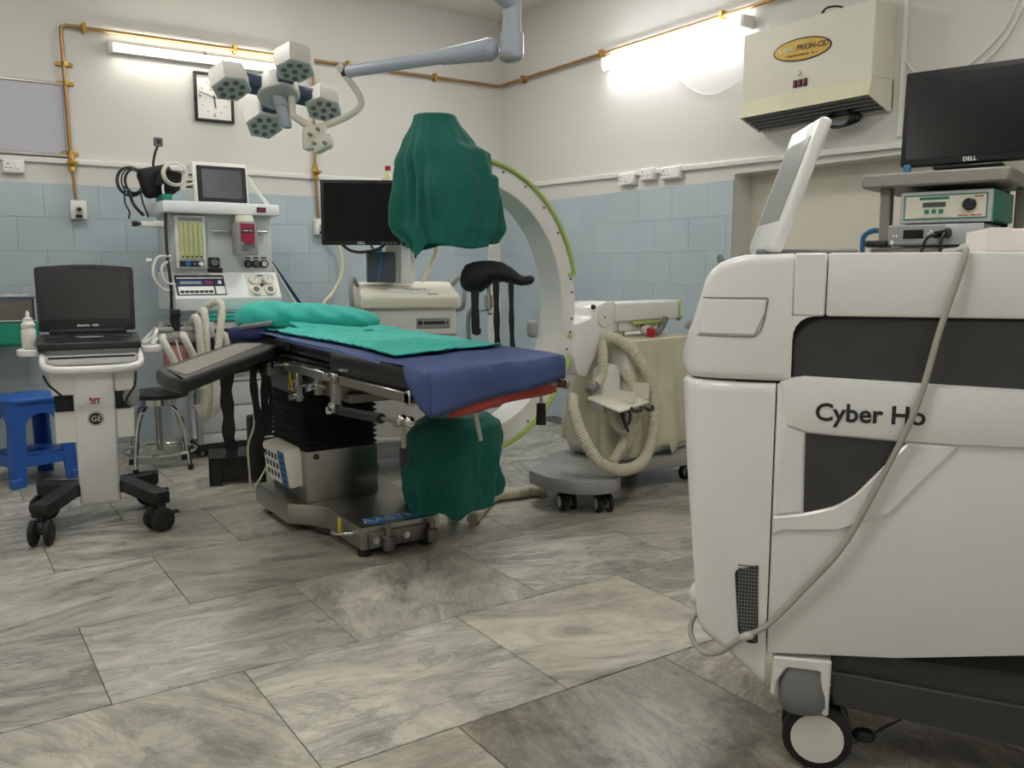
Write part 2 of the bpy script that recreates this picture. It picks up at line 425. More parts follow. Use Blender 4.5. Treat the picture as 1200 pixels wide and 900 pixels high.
# ---------------- copper gas pipe: one run round both walls with two drops
gp = thing('copper_gas_pipe', 'copper gas pipe running high along both walls with two drops', 'pipe', (0, YB, 0))
yp = -.03
B().tube([(.785, yp, 1.78), (.775, yp, 2.50), (.777, yp, 2.53), (.80, yp, 2.542), (3.86, yp, 2.542), (3.872, yp - .012, 2.542), (3.876, -.06, 2.542), (3.876, -5.4, 2.535)], .011, 10, straight=True).to('main_pipe', 'copper', gp)
B().tube([(.785, yp, 1.8), (.797, yp, 1.53)], .0095, 10, straight=True).to('drop_pipe', 'copper', gp)
B().tube([(2.337, yp, 2.542), (2.33, yp, 1.80), (2.345, yp, 1.47)], .0095, 10, straight=True).to('drop_pipe', 'copper', gp)
for x in (.90, 1.80, 2.60, 3.30): B().box(x - .012, x + .012, -.045, -.0005, 2.515, 2.572, .004, 1).to('pipe_clip', 'brass', gp)
for z in (2.32, 2.21, 1.80): B().box(.735, .83, -.018, -.0005, z - .012, z + .012, .004, 1).cyl((.785, -.03, z - .013), (.785, -.03, z + .013), .016, n=12).to('pipe_clip', 'brass', gp)
for y in (-.35, -1.28, -2.35, -3.3, -4.5): B().box(3.86, 3.9055, y - .012, y + .012, 2.512, 2.568, .004, 1).to('pipe_clip', 'brass', gp)
for x, z in ((.787, 1.745), (2.332, 1.785)):
    v = B().cyl((x, yp, z - .05), (x, yp, z + .05), .018, n=8).ball((x, yp - .01, z), .026).cyl((x, yp, z), (x, yp - .045, z), .011, n=10)
    v.box(x - .03, x + .03, yp - .055, yp - .042, z - .007, z + .007, .003, 1)
    v.to('valve', 'brass', gp)
for i, (x, z) in enumerate(((.805, 1.465), (2.355, 1.405))):
    g = thing('gas_outlet', ['white gas outlet box below the left copper pipe drop', 'white gas outlet box beside the flat monitor'][i], 'gas outlet', (x, YB - .008, z))
    B().box(-.045, .045, -.055, 0, -.055, .055, .006).to('outlet_body', 'white_plastic', g)
    B().cyl((0, -.053, 0), (0, -.075, 0), .024, .02, 14).to('socket_ring', 'chrome', g)
    B().cyl((0, -.074, 0), (0, -.09, 0), .012, n=12).box(-.02, .02, -.066, -.054, -.048, -.03, .003, 1).to('outlet_key', 'black_plastic', g)
# ---------------- wall sockets
def socket(loc, rz, w_, label, n2):
    s = thing('wall_socket', label, 'socket', loc, rz, 'wall sockets along the trunking')
    B().box(-w_ / 2, w_ / 2, -.035, 0, -.04, .04, .006).to('backbox', 'white_plastic', s)
    B().box(-w_ / 2 + .006, w_ / 2 - .006, -.041, -.034, -.034, .034, .003, 1).to('face_plate', 'paper', s)
    for i in range(n2):
        cx = -w_ / 2 + .03 + i * .05
        if i == 0:
            q = B()
            for dx, dz, r_ in ((0, .014, .005), (-.011, -.009, .0042), (.011, -.009, .0042)): q.cyl((cx + dx, -.0405, dz), (cx + dx, -.0425, dz), r_, n=10)
            q.to('pin_holes', 'ink', s)
        else: B().box(cx - .011, cx + .011, -.047, -.040, -.016, .016, .003, 1).to('rocker', 'white_gloss', s)
    for dx in (-1, 1): B().cyl((dx * (w_ / 2 - .012), -.0405, .026), (dx * (w_ / 2 - .012), -.0425, .026), .003, n=8).to('screw', 'steel', s)
socket((.478, YB, 1.704), 0, .115, 'white wall socket below the grey board at the far left', 2)
for y, wd, z, lb in ((4.40, .15, 1.695, 'white wall socket nearest the room corner, left of three'), (4.20, .13, 1.71, 'white wall socket in the middle of the three by the corner'), (3.99, .17, 1.70, 'white wall socket nearest the recess, right of three')):
    socket((XR, y, z), -90, wd, lb, 2)
# ---------------- tube lights on the walls
def tube_light(name, loc, rz, L, label, m, dbl=False, z2=.0):
    t = thing(name, label, 'tube light', loc, rz)
    B().box(-L / 2, L / 2, -.045, 0, -.028, .028, .006).to('batten', 'white_plastic', t)
    for q in ((-.0,) if not dbl else (.022, -.03)):
        B().cyl((-L / 2 + .012, -.065, q), (L / 2 - .012, -.065, q), .0155, n=14).to('tube', m, t)
    for sx in (-1, 1): B().box(sx * L / 2 - .015, sx * L / 2 + .015, -.085, 0, -.034, .034, .005).to('lamp_holder', 'white_plastic', t)
tube_light('fluorescent_light', (1.585, YB, 2.452), 0, 1.10, 'lit fluorescent tube on the back wall above the clock', 'tube_light')
tube_light('fluorescent_light', (XR, 4.01, 2.46), -90, 1.20, 'lit double fluorescent tube on the right wall beside the metal cabinet', 'tube_cool', True)
# further lamps of the room, behind and above the photographer
tube_light('fluorescent_light', (XL, 2.2, 2.45), 90, 1.2, 'fluorescent tube on the left wall outside the picture', 'ceiling_tube', True)
tube_light('fluorescent_light', (.9, YF, 2.45), 180, 1.2, 'fluorescent tube on the wall behind the photographer', 'ceiling_tube', True)
for i, (x, y) in enumerate(((.2, 1.2), (2.4, 1.0), (.4, 4.2), (2.6, 4.4))):
    t = thing('ceiling_light', ['ceiling light panel over the open floor', 'ceiling light panel over the laser machine', 'ceiling light panel over the ultrasound cart', 'ceiling light panel over the C-arm'][i], 'ceiling light', (x, y, ZC))
    B().box(-.31, .31, -.31, .31, -.03, 0, .004, 1).to('frame', 'white_plastic', t)
    B().box(-.29, .29, -.29, .29, -.033, -.029).to('diffuser', 'ceiling_tube', t)
# lamp wire rosette
g = B(); g.tube([(2.33 - .72, YB - .02, 2.50), (1.60, YB - .03, 2.475), (1.59, YB - .02, 2.455), (1.615, YB - .03, 2.46), (1.62, YB - .015, 2.49), (1.60, YB - .02, 2.5)], .004)
tag(g.to('wire_loop', 'ink_grey'), 'small grey wire loop below the copper pipe over the clock', 'wire')
# ---------------- white board
wbd = thing('wall_board', 'glossy grey wall board at the far left edge', 'board', (0, YB, 0))
B().box(-.75, .765, -.014, 0, 1.79, 2.20).to('panel', 'board', wbd)
B().box(-.76, .775, -.02, 0, 2.195, 2.212, .003, 1).to('frame_rail', 'steel', wbd); B().box(-.76, .775, -.024, 0, 1.777, 1.797, .003, 1).to('frame_rail', 'steel', wbd)
B().box(.762, .775, -.02, 0, 1.797, 2.195, .003, 1).to('frame_rail', 'steel', wbd)
# ---------------- clock
ck = thing('wall_clock', 'square white wall clock in a black frame', 'clock', (1.655, YB, 2.22))
B().box(-.112, .112, -.02, 0, -.142, .142).to('dial', 'paper', ck)
fr = B()
for a in ((-.125, .125, -.03, 0, .138, .155), (-.125, .125, -.03, 0, -.155, -.138), (-.125, -.108, -.03, 0, -.14, .14), (.108, .125, -.03, 0, -.14, .14)): fr.box(*a, .003, 1)
fr.to('frame', 'black_plastic', ck)
nm = B()
for t, x, z in (('12', 0, .115), ('3', .092, 0), ('6', 0, -.112), ('9', -.09, 0)): nm.text(t, .034, T(x, -.0205, z) @ FRONT)
for k in range(12):
    if k % 3: a = k * math.pi / 6; nm.box(.085 * math.sin(a) - .003, .085 * math.sin(a) + .003, -.0215, -.02, .105 * math.cos(a) - .003, .105 * math.cos(a) + .003)
nm.to('numerals', 'ink', ck)
pr = B()
for k, wd in enumerate((.07, .05, .06)): pr.box(-wd / 2, wd / 2, -.0212, -.02, .075 - k * .014, .079 - k * .014)
pr.to('dial_print', 'ink_grey', ck)
def hand(a, L, w_, nmn):
    B().box(-w_, w_, -.0245, -.0225, -.015, L, 0, 1, RY(a)).to(nmn, 'ink', ck)
hand(-72, .10, .0022, 'minute_hand'); hand(173, .068, .0034, 'hour_hand'); B().cyl((0, -.02, 0), (0, -.027, 0), .007, n=12).to('hand_cap', 'ink', ck)
# ---------------- air steriliser cabinet on the right wall
uv = thing('air_steriliser', 'cream metal air steriliser cabinet with gold oval badge on the right wall', 'air purifier', (XR, 2.92, 0), -90)
hw = .39
prof = [(0, 2.35), (-.176, 2.345), (-.176, 2.0), (-.19, 1.915), (-.18, 1.912), (-.03, 1.855), (0, 1.86)]
def side(d0, d1, pr): return B().prism(pr, 'x', d0, d1)
cs = B().prism(prof[:3] + [(0, 2.0)], 'x', -hw, hw, .004, 1)
for a, b in ((-hw, -hw + .008), (hw - .008, hw)): cs.prism([(0, 2.001), (-.1755, 2.001), (-.19, 1.915), (-.03, 1.855), (0, 1.86)], 'x', a, b)
cs.prism([(0, 2.0), (-.008, 2.0), (-.008, 1.866), (0, 1.866)], 'x', -hw, hw); cs.to('housing', 'cream_plastic', uv)
B().prism([(-.1765, 2.0), (-.168, 2.0), (-.182, 1.915), (-.1905, 1.915)], 'x', -hw + .002, hw - .002).to('lower_band', 'cream_old', uv)
B().prism([(-.178, 1.928), (-.176, 1.918), (-.035, 1.866), (-.035, 1.876)], 'x', -hw + .009, hw - .009).to('grille_plate', 'dark_grey', uv)
for k in range(5):
    t = k / 4; y = -.165 + t * .125; z = 1.911 - t * .046
    B().box(-hw + .01, hw - .01, y - .004, y + .004, z - .004, z + .004).to('slat', 'mid_grey', uv)
M = T(-.01, -.1775, 2.20) @ RY(3) 
def ell(a, b, n=40): return [(a * math.cos(2 * math.pi * i / n), b * math.sin(2 * math.pi * i / n)) for i in range(n)]
B().prism(ell(.175, .056), 'y', -.002, .002, M=M).to('badge_rim', 'ink', uv); B().prism(ell(.167, .049), 'y', -.003, .001, M=M).to('badge', 'gold', uv)
B().text('PRION-CID', .038, M @ T(.062, -.0032, .008) @ FRONT, shear=.2, bold=.0006).to('badge_lettering', 'ink', uv)
fine_print(B(), .19, .009, M @ T(0, -.0032, -.026), 3).to('badge_small_print', 'ink', uv)
rings = B()
for k, c in enumerate('SGM'): rings.text(c, .033, M @ T(-.132 + k * .032, -.0035, .004) @ FRONT, bold=.0008)
rings.to('badge_initials', 'white_gloss', uv)
B().cyl((-.02, -.176, 2.085), (-.02, -.19, 2.085), .014, .012, 16).to('indicator_lamp', 'white_gloss', uv)
for k in range(3):
    s = B().box(-.052 + k * .03, -.030 + k * .03, -.183, -.175, 2.018, 2.055, .002, 1).to('rocker_switch', 'black_plastic', uv)
    B().box(-.048 + k * .03, -.034 + k * .03, -.187, -.182, 2.024, 2.049, .002, 1).to('rocker', 'maroon', s)
c = B(); c.tube([(.05, -.10, 2.347), (.05, -.11, 2.37), (.07, -.09, 2.395), (.12, -.06, 2.39), (.16, -.03, 2.35)], .005); c.cyl((.05, -.1, 2.345), (.05, -.105, 2.375), .009)
c.to('power_cord', 'black_plastic', uv)
c = B()
for k in range(5):
    c.tube([(.16 + .10 * math.cos(a) * (1 - .08 * k), -.05 - .012 * k, 1.845 + .03 * math.sin(a) * (1 + .1 * k)) for a in [i * math.pi / 5 for i in range(10)]], .0055, 6, 4, True)
c.to('cord_coil', 'black_plastic', uv)
# thin wires on the right wall
tag(B().tube([(XR - .004, 4.05, 2.40), (XR - .006, 4.04, 2.33), (XR - .006, 3.85, 2.18), (XR - .006, 3.68, 2.12), (XR - .01, 3.5, 2.15), (XR - .05, 3.33, 2.18)], .0022, 6).to('lamp_wire', 'white_plastic'), 'thin loose wire sagging below the double tube light', 'wire')
tag(B().tube([(XR - .008, 2.50, 2.13), (XR - .008, 2.42, 2.02), (XR - .01, 2.30, 1.98), (XR - .01, 2.1, 2.0), (XR - .01, 1.95, 2.2), (XR - .01, 1.9, 2.6)], .005, 6).tube([(XR - .008, 2.50, 2.12), (XR - .008, 2.40, 2.0), (XR - .012, 2.28, 1.97), (XR - .012, 2.12, 2.03), (XR - .012, 1.98, 2.2), (XR - .012, 1.93, 2.6)], .005, 6).to('wall_cable', 'white_plastic'), 'pair of white cables looping down behind the black monitor', 'cable')

# ================================================================== operating table
ot = thing('operating_table', 'steel operating table on a black bellows column, draped in blue and teal sheets', 'operating table')
bp = [(1.31, 2.97), (1.65, 2.97), (1.65, 3.32), (1.69, 3.40), (1.73, 3.47), (1.73, 3.90), (1.20, 3.90), (1.20, 3.47), (1.25, 3.42), (1.29, 3.36), (1.31, 3.30)]
B().prism(bp, 'z', .035, .125, .006, 2).to('base_cover', 'steel', ot)
B().prism([(1.33, 3.0), (1.63, 3.0), (1.63, 3.4), (1.70, 3.5), (1.70, 3.87), (1.23, 3.87), (1.23, 3.5), (1.33, 3.4)], 'z', .02, .04).to('base_underside', 'black_matte', ot)
for x, y in ((1.345, 3.02), (1.615, 3.02), (1.25, 3.8), (1.68, 3.8)):
    B().lathe([(.028, 0), (.028, .03), (.022, .036)], (x, y, 0), 16).to('foot', 'black_rubber', ot)
# front bracket with lock pegs
B().box(1.335, 1.625, 2.955, 2.972, .04, .105, .006).to('front_plate', 'steel_dull', ot)
for x in (1.41, 1.60):
    B().lathe([(.024, .012), (.026, .02), (.026, .062), (.012, .068), (.012, .095), (.009, .1), (.009, .115), (.004, .12)], (x, 2.94, .02), 14).to('lock_peg', 'steel_dull', ot)
for x in (1.36, 1.49):
    B().cyl((x, 2.956, .075), (x, 2.944, .075), .014, n=14).cyl((x, 2.946, .075), (x, 2.938, .075), .008, n=6).to('bolt', 'chrome', ot)
B().cyl((1.315, 3.06, .085), (1.28, 3.07, .085), .011).tube([(1.29, 3.07, .085), (1.27, 3.10, .075), (1.255, 3.18, .07)], .006).to('brake_crank', 'chrome', ot)
B().cyl((1.255, 3.16, .071), (1.235, 3.23, .066), .0135, .0125, 14).to('crank_grip', 'black_rubber', ot)
B().box(1.3075, 1.3105, 3.165, 3.195, .05, .115).to('caution_sticker', 'yellow', ot)
plq = B().box(1.36, 1.625, 2.995, 3.085, .1252, .1262).to('name_plate', 'blue_print', ot)
B().text('AASTHA', .078, T(1.492, 3.040, .1264) @ RZ(0), .0005, bold=.001).to('name_lettering', 'arm_blue', plq)
# column
B().box(1.27, 1.60, 3.43, 3.86, .125, .345, .005).to('column_cover', 'steel', ot)
B().cyl((1.315, 3.43, .32), (1.315, 3.424, .32), .013, n=18).to('cover_plug', 'ink', ot)
rings = []
nb = 11
for k in range(nb * 2 + 1):
    z = .345 + (.60 - .345) * k / (nb * 2); d = .0 if k % 2 else .014
    rings.append([(x, y, z) for x, y in rpoly([(1.262 + d, 3.425 + d), (1.608 - d, 3.425 + d), (1.608 - d, 3.87 - d), (1.262 + d, 3.87 - d)], .03, 3)])
B().loft(rings).to('bellows', 'black_matte', ot)
cp = B().box(-.0, .075, -.14, .14, -.085, .085, .01, 2, T(1.205, 3.62, .265) @ RY(-8)).to('control_box', 'cream_plastic', ot)
MC = T(1.205, 3.62, .265) @ RY(-8)
B().box(-.003, .002, -.055, .13, -.075, .075, 0, 1, MC).to('keypad', 'paper', cp)
B().box(-.0035, .002, -.13, -.058, -.075, .075, 0, 1, MC).to('keypad_strip', 'blue_print', cp)
for a in range(4):
    for b in range(3): B().box(-.0045, -.002, -.04 + a * .042, -.018 + a * .042, -.055 + b * .042, -.03 + b * .042, 0, 1, MC).to('key', 'ink', cp)
for a in range(5): B().box(-.0045, -.002, -.12, -.075, -.06 + a * .027, -.052 + a * .027, 0, 1, MC).to('strip_print', 'ink', cp)
B().box(1.165, 1.235, 3.84, 3.90, .15, .45, .012).to('battery_pack', 'black_plastic', ot)
# under frame
uf = B().box(1.30, 1.68, 3.02, 3.75, .60, .635, .004, 1).box(1.28, 1.31, 3.05, 3.72, .62, .70, .003, 1).box(1.70, 1.73, 3.05, 3.72, .62, .70, .003, 1)
uf.box(1.30, 1.70, 3.10, 3.14, .635, .70).box(1.30, 1.70, 3.60, 3.64, .635, .70).box(1.25, 1.76, 2.46, 4.12, .705, .728, .004, 1)
uf.to('under_frame', 'steel_dull', ot)
pl = B().prism(rpoly([(3.42, .585), (3.74, .60), (3.74, .72), (3.42, .70)], [.03, .005, .005, .005]), 'x', 1.235, 1.243).to('side_plate', 'steel_dull', ot)
B().prism([(3.45, .602), (3.505, .606), (3.49, .69)], 'x', 1.232, 1.2345).to('warning_sticker', 'yellow', pl)
B().prism([(3.70, .68), (3.74, .685), (3.735, .72), (3.70, .715)], 'x', 1.232, 1.2345).to('warning_sticker', 'yellow', pl)
B().prism([(3.47, .612), (3.49, .613), (3.485, .65)], 'x', 1.2312, 1.2325).to('warning_mark', 'ink', pl)
B().cyl((1.234, 3.435, .64), (1.23, 3.435, .64), .012).to('rivet', 'yellow', pl)
# side rails on the near side and the far side
for sx, nmx in ((1.195, 0), (1.80, 1)):
    for a, b in ((2.33, 2.88), (3.02, 3.45), (3.62, 4.05)):
        rl = B().box(sx, sx + .012, a, b, .695, .728, .003, 1)
        for y in (a + .06, b - .06): rl.cyl((sx + .006, y, .712), (sx + (.06 if not nmx else -.06), y, .712), .010, n=10)
        rl.to('side_rail', 'steel', ot)
def boxes(name, m, *bs):
    q = B()
    for b in bs: q.box(*b)
    return q.to(name, m, ot)
boxes('clamp_bracket', 'steel', (1.185, 1.215, 2.90, 2.935, .61, .735, .004, 1), (1.18, 1.225, 2.885, 2.95, .70, .735, .004, 1), (1.18, 1.22, 2.90, 2.95, .59, .625, .006, 1))
boxes('clamp_bracket', 'steel', (1.20, 1.225, 3.10, 3.13, .63, .73, .004, 1), (1.205, 1.225, 3.06, 3.17, .66, .675, .004, 1))
boxes('clamp_bracket', 'steel', (1.195, 1.22, 3.30, 3.33, .58, .72, .004, 1))
boxes('clamp_bracket', 'steel', (1.195, 1.225, 2.33, 2.37, .69, .735, .006, 1))
for y, z in ((2.92, .60), (2.92, .72), (3.115, .66), (3.315, .60), (3.25, .655), (3.5, .715)):
    B().cyl((1.225, y, z), (1.17, y, z), .011, n=12).cyl((1.178, y, z), (1.166, y, z), .015, n=8).to('clamp_knob', 'chrome', ot)
B().cyl((1.205, 2.90, .60), (1.205, 2.55, .62), .017, n=14).to('gas_strut', 'black_plastic', ot)
B().cyl((1.205, 2.55, .62), (1.205, 2.38, .632), .007, n=10).cyl((1.205, 2.44, .62), (1.205, 2.34, .64), .014, n=10).to('strut_rod', 'steel', ot)
B().ball((1.205, 2.40, .635), .02).ball((1.205, 2.35, .638), .018).to('strut_joint', 'chrome', ot)
lv = B().cyl((1.205, 2.39, .63), (1.205, 2.392, .545), .008, n=10).to('tilt_lever', 'steel', ot); B().cyl((1.205, 2.392, .55), (1.205, 2.394, .49), .014, .013, 12).to('lever_grip', 'black_rubber', lv)
B().cyl((1.44, 2.36, .68), (1.45, 2.33, .555), .008, n=10).to('hanging_rod', 'steel', ot)
lv = B().cyl((1.77, 2.44, .72), (1.77, 2.44, .625), .006, n=10).box(1.74, 1.80, 2.42, 2.46, .70, .735, .006).to('tilt_lever', 'steel', ot); B().cyl((1.77, 2.44, .635), (1.77, 2.44, .56), .016, .018, 12).to('lever_grip', 'black_rubber', lv)
boxes('end_clamp', 'chrome', (1.805, 1.84, 2.42, 2.47, .75, .80, .01, 2))
# padded sections (top falls slightly toward the foot)
def ztop(y): return .80 + .02 * (y - 2.3) / 1.3
def pad(name, y0, y1, x0=1.215, x1=1.815, th=.062, dz=0.):
    q = B().box(x0, x1, y0, y1, -th, 0, .024, 3)
    for i, p in enumerate(q.v): q.v[i] = (p[0], p[1] + ((p[0] - 1.22) / .59 * .14 if (name == 'leg_cushion' and p[1] < y0 + .1) else 0), p[2] + ztop(p[1]) + dz)
    if name == 'leg_cushion': q.v = [(max(p[0], 1.216) if p[1] < y0 + .2 else p[0], p[1], p[2]) for p in q.v]
    return q.to(name, 'black_vinyl', ot)
pad('leg_cushion', 2.27, 2.955, 1.188, 1.815, .075)
pad('seat_cushion', 2.965, 3.50, 1.235)
pad('back_cushion', 3.51, 4.20, 1.225)
boxes('section_plate', 'black_plastic', (1.22, 1.81, 2.46, 2.95, .725, .74, .004, 1)); boxes('section_plate', 'black_plastic', (1.24, 1.80, 2.97, 4.15, .735, .75, .004, 1))
# arm board
ab = [(.596, 2.585), (.575, 2.70), (.585, 2.91), (1.09, 3.81), (1.15, 3.85), (1.27, 3.72), (1.235, 3.60)]
ap = B().prism(rpoly(ab, [.03, .03, .05, .05, .05, .05, .03]), 'z', .740, .788, .014, 3).to('arm_board_pad', 'black_vinyl', ot)
B().prism(rpoly([(.632, 2.68), (.62, 2.89), (1.10, 3.745), (1.185, 3.665)], .02), 'z', .787, .7905, .001, 1).to('arm_board_top', 'grey_plastic', ap)
MATS['glare_vinyl'] = mat('glare_vinyl', '#857f76', .38, var=.12, scale=14, dirt=.3); ap.children[0].data.materials[0] = MATS['glare_vinyl']  # glare on the board top is painted in as a pale tan-grey
B().tube([(.95, 3.35, .715), (1.15, 3.62, .70), (1.22, 3.70, .69)], .014).box(1.16, 1.25, 3.55, 3.72, .66, .72, .01).to('arm_board_bracket', 'steel_dull', ot)
# restraint straps hanging from the arm board
def strap(pts, w_, name='strap', parent=None, m='black_matte', nrm=(0, 1, 0), th=.003):
    P = catmull(pts, 6); q = B(); n = Vector(nrm).normalized(); v = []; f = []
    for i, p in enumerate(P):
        t = (P[min(i + 1, len(P) - 1)] - P[max(i - 1, 0)]).normalized(); sd = t.cross(n).normalized() * (w_ / 2 * (1 + .12 * math.sin(i * .9)))
        for a, b in ((-1, -1), (1, -1), (1, 1), (-1, 1)): v.append(p + sd * a + n * th * b)
    for i in range(len(P) - 1):
        for k in range(4): f.append((i * 4 + k, i * 4 + (k + 1) % 4, i * 4 + 4 + (k + 1) % 4, i * 4 + 4 + k))
    f += [(0, 1, 2, 3), tuple(len(v) - 4 + k for k in (3, 2, 1, 0))]
    return q.raw(v, f).to(name, m, parent)
VN = (-.3, -.95, 0)
strap([(.92, 3.28, .72), (.915, 3.29, .64), (.925, 3.31, .55), (.92, 3.30, .47), (.935, 3.32, .42), (.93, 3.31, .385)], .045, 'restraint_strap', ot, nrm=VN)
strap([(1.10, 3.52, .72), (1.09, 3.52, .66), (1.10, 3.53, .56), (1.115, 3.54, .46), (1.11, 3.54, .38), (1.12, 3.55, .345), (1.10, 3.54, .33)], .03, 'restraint_strap', ot, nrm=VN)
strap([(1.14, 3.56, .73), (1.16, 3.585, .64), (1.155, 3.585, .55), (1.165, 3.60, .46), (1.17, 3.60, .40)], .034, 'restraint_strap', ot, nrm=VN)
strap([(1.09, 3.50, .715), (1.12, 3.54, .70), (1.16, 3.58, .70), (1.185, 3.60, .60), (1.19, 3.61, .5), (1.18, 3.6, .42)], .018, 'restraint_strap', ot, nrm=VN)
tag(B().tube([(1.105, 3.56, .60), (1.11, 3.60, .45), (1.10, 3.66, .35), (1.12, 3.72, .22), (1.13, 3.74, .15), (1.16, 3.75, .16), (1.215, 3.74, .25)], .0045, 6).to('table_cable', 'cream_old'), 'cream cable looping from arm board down to the table control box', 'cable')

# ================================================================== table linen
def yend(a): return 2.255 + (a - 1.22) / .59 * .145
def nz(x, y, s, k=0.): return noise.noise(Vector((x * s, y * s, k)))
def blue(u, v):
    # v 0 = foot hem, 1 = head; u 0 = near side, 1 = far side
    hang_f = .135 - .055 * u
    t = v * (1.72 + hang_f)
    tb = t - hang_f                      # distance from the foot edge, negative on the hanging part
    x = 1.210 + u * .624; y0 = yend(max(x, 1.22)); d = max(0, -tb); e = 0
    drop = max(d, e)
    drop = drop if drop > .03 else drop * drop / .03
    y = y0 + max(tb, 0) - .012 - .014 * min(1, d / .03) - .010 * math.sin(u * 9 + 1) * d / .1
    z = ztop(y) + .006 - drop + .004 * nz(x, y, 7, 2.)
    return (x, y, z)
def flap(u, v):
    y = yend(1.22) - .031 + .165 * u; e = .136 * (1 - u) * v
    return (1.210 - .018 * math.sin(min(1, v * 3 * (1 - u) + .001) * 1.57) * min(1, u * 6), y, ztop(y) + .005 - e)
tag(B().grid(blue, 44, 90).grid(flap, 12, 8).to('blue_sheet', 'sheet_blue', None, solid=.004, smooth=60), 'blue rubberised sheet hanging over the foot of the operating table', 'sheet')
def red(u, v):
    hang = .15 - .03 * u + .004 * math.sin(u * 9); x = 1.30 + u * .50; y0 = yend(x)
    d = hang * (1 - v); 
    if v < .8: return (x, y0 - .008, ztop(2.3) + .002 - d)
    return (x, y0 - .008 + (v - .8) * .3, ztop(2.3) + .002 - hang * .2 * (1 - (v - .8) / .2) * .3)
tag(B().grid(red, 24, 12).to('red_underlay', 'red_vinyl', None, solid=.003, smooth=60), 'red underlay edge showing below the blue sheet', 'sheet')
tag(B().tube([(1.222, 3.58, ztop(3.58) - .004), (1.219, 3.2, ztop(3.2) - .003), (1.217, 2.8, ztop(2.8) - .002), (1.215, 2.56, ztop(2.5) - .004)], .009, 8).to('sheet_hem', 'sheet_blue_edge'), 'rolled pale blue hem along the near side of the table', 'sheet')
rw = random.Random(11)
RIDGE = [(rw.uniform(1.3, 1.8), rw.uniform(2.6, 3.8), rw.uniform(0, math.pi), rw.uniform(.08, .25), rw.uniform(.008, .018), rw.uniform(.003, .008)) for _ in range(34)]
def creases(x, y):
    h = 0
    for cx, cy, a, L, w_, am in RIDGE:
        dx, dy = x - cx, y - cy; p = dx * math.cos(a) + dy * math.sin(a); q = -dx * math.sin(a) + dy * math.cos(a) + .15 * p * p / L
        h += am * math.exp(-(q / w_) ** 2) * max(0, 1 - (p / L) ** 2)
    return h
def teal(u, v):
    x0 = 1.265 + .02 * math.sin(v * 5) + .008 * nz(v * 9, 0, 1.5); x1 = 1.80
    yf = 2.565 + .16 * u + .012 * math.sin(u * 14) * (u > .3) + .008 * nz(u * 10, 3, 1.)
    x = x0 + u * (x1 - x0); y = yf + v * (3.86 - yf)
    z = ztop(y) + .0135 + .005 * nz(x, y, 6) + .004 * abs(nz(x * .6, y * 1.6, 9, 4)) + .010 * math.exp(-((u - .55 - .3 * v) / .03) ** 2) * (v > .15) * (v < .8) * .5
    z += creases(x, y)
    ed = min(u / .02, v / .015, 1.0); z += (1 - max(0, ed)) * .008
    return (x, y, z)
tag(B().grid(teal, 70, 110).to('teal_sheet', 'sheet_teal', None, solid=.003, smooth=70), 'crumpled teal cotton sheet lying on the blue sheet', 'sheet')
# pillow wrapped in teal cloth
def pillow(u, v):
    th = v * 2 * math.pi; L = -.33 + .68 * u
    end = (1 - abs(2 * u - 1) ** 4) ** .45
    ry = .175 * end; rz = .084 * end * (1.12 - .42 * u)
    c, s_ = math.cos(th), math.sin(th)
    y = ry * math.copysign(abs(c) ** .8, c); z = rz * math.copysign(abs(s_) ** .9, s_)
    z = max(z, -.035)
    fold = .006 * math.sin(u * 30 + 5 * c + 3 * s_) * end * max(0, -c * .8 + .2) + .006 * nz(u * 7, v * 5, 1.3, 5) * end + .004 * nz(u * 18, v * 9, 1.3, 2) * end
    return (L, y + fold * c, z + fold * (s_ if s_ > 0 else .1))
pw = B().grid(pillow, 60, 40); pw.v = [tuple(T(1.50, 3.98, .868) @ RZ(-20) @ RY(2) @ Vector(p)) for p in pw.v]
tag(pw.to('pillow', 'sheet_teal', None, smooth=75), 'long pillow wrapped in teal cloth at the head of the table', 'pillow')
def skirt(u, v):
    x = 1.36 + .36 * u + .03 * v; y = 3.83 - .13 * u - (.10 + .07 * math.sin(u * 3.1)) * v
    z = .872 - .04 * u - (.05 - .02 * u) * v ** .7 + .012 * abs(math.sin(u * 7 + 2 * v)) * math.sin(v * 3.1) + .008 * nz(u * 6, v * 5, 1, 8)
    return (x, y, max(z, ztop(y) + .014 + .004 * math.sin(u * 20)))
tag(B().grid(skirt, 40, 16).to('pillow_cloth_fold', 'sheet_teal', None, solid=.003, smooth=75), 'loose fold of teal cloth in front of the pillow', 'cloth')
nv = B().box(-.085, .085, -.10, .10, -.035, .028, .024, 3, T(1.205, 3.90, .815) @ RZ(-25) @ RX(-8))
tag(nv.to('head_wedge', 'navy', None), 'navy blue head cushion under the left end of the pillow', 'cushion')
g = B().box(-.085, .06, -.105, .09, 0, .020, .009, 2, T(1.245, 3.885, .848) @ RZ(-25) @ RY(-8))
tag(g.to('folded_gauze', 'ink_grey', None), 'folded grey cloth tucked under the pillow end', 'cloth')
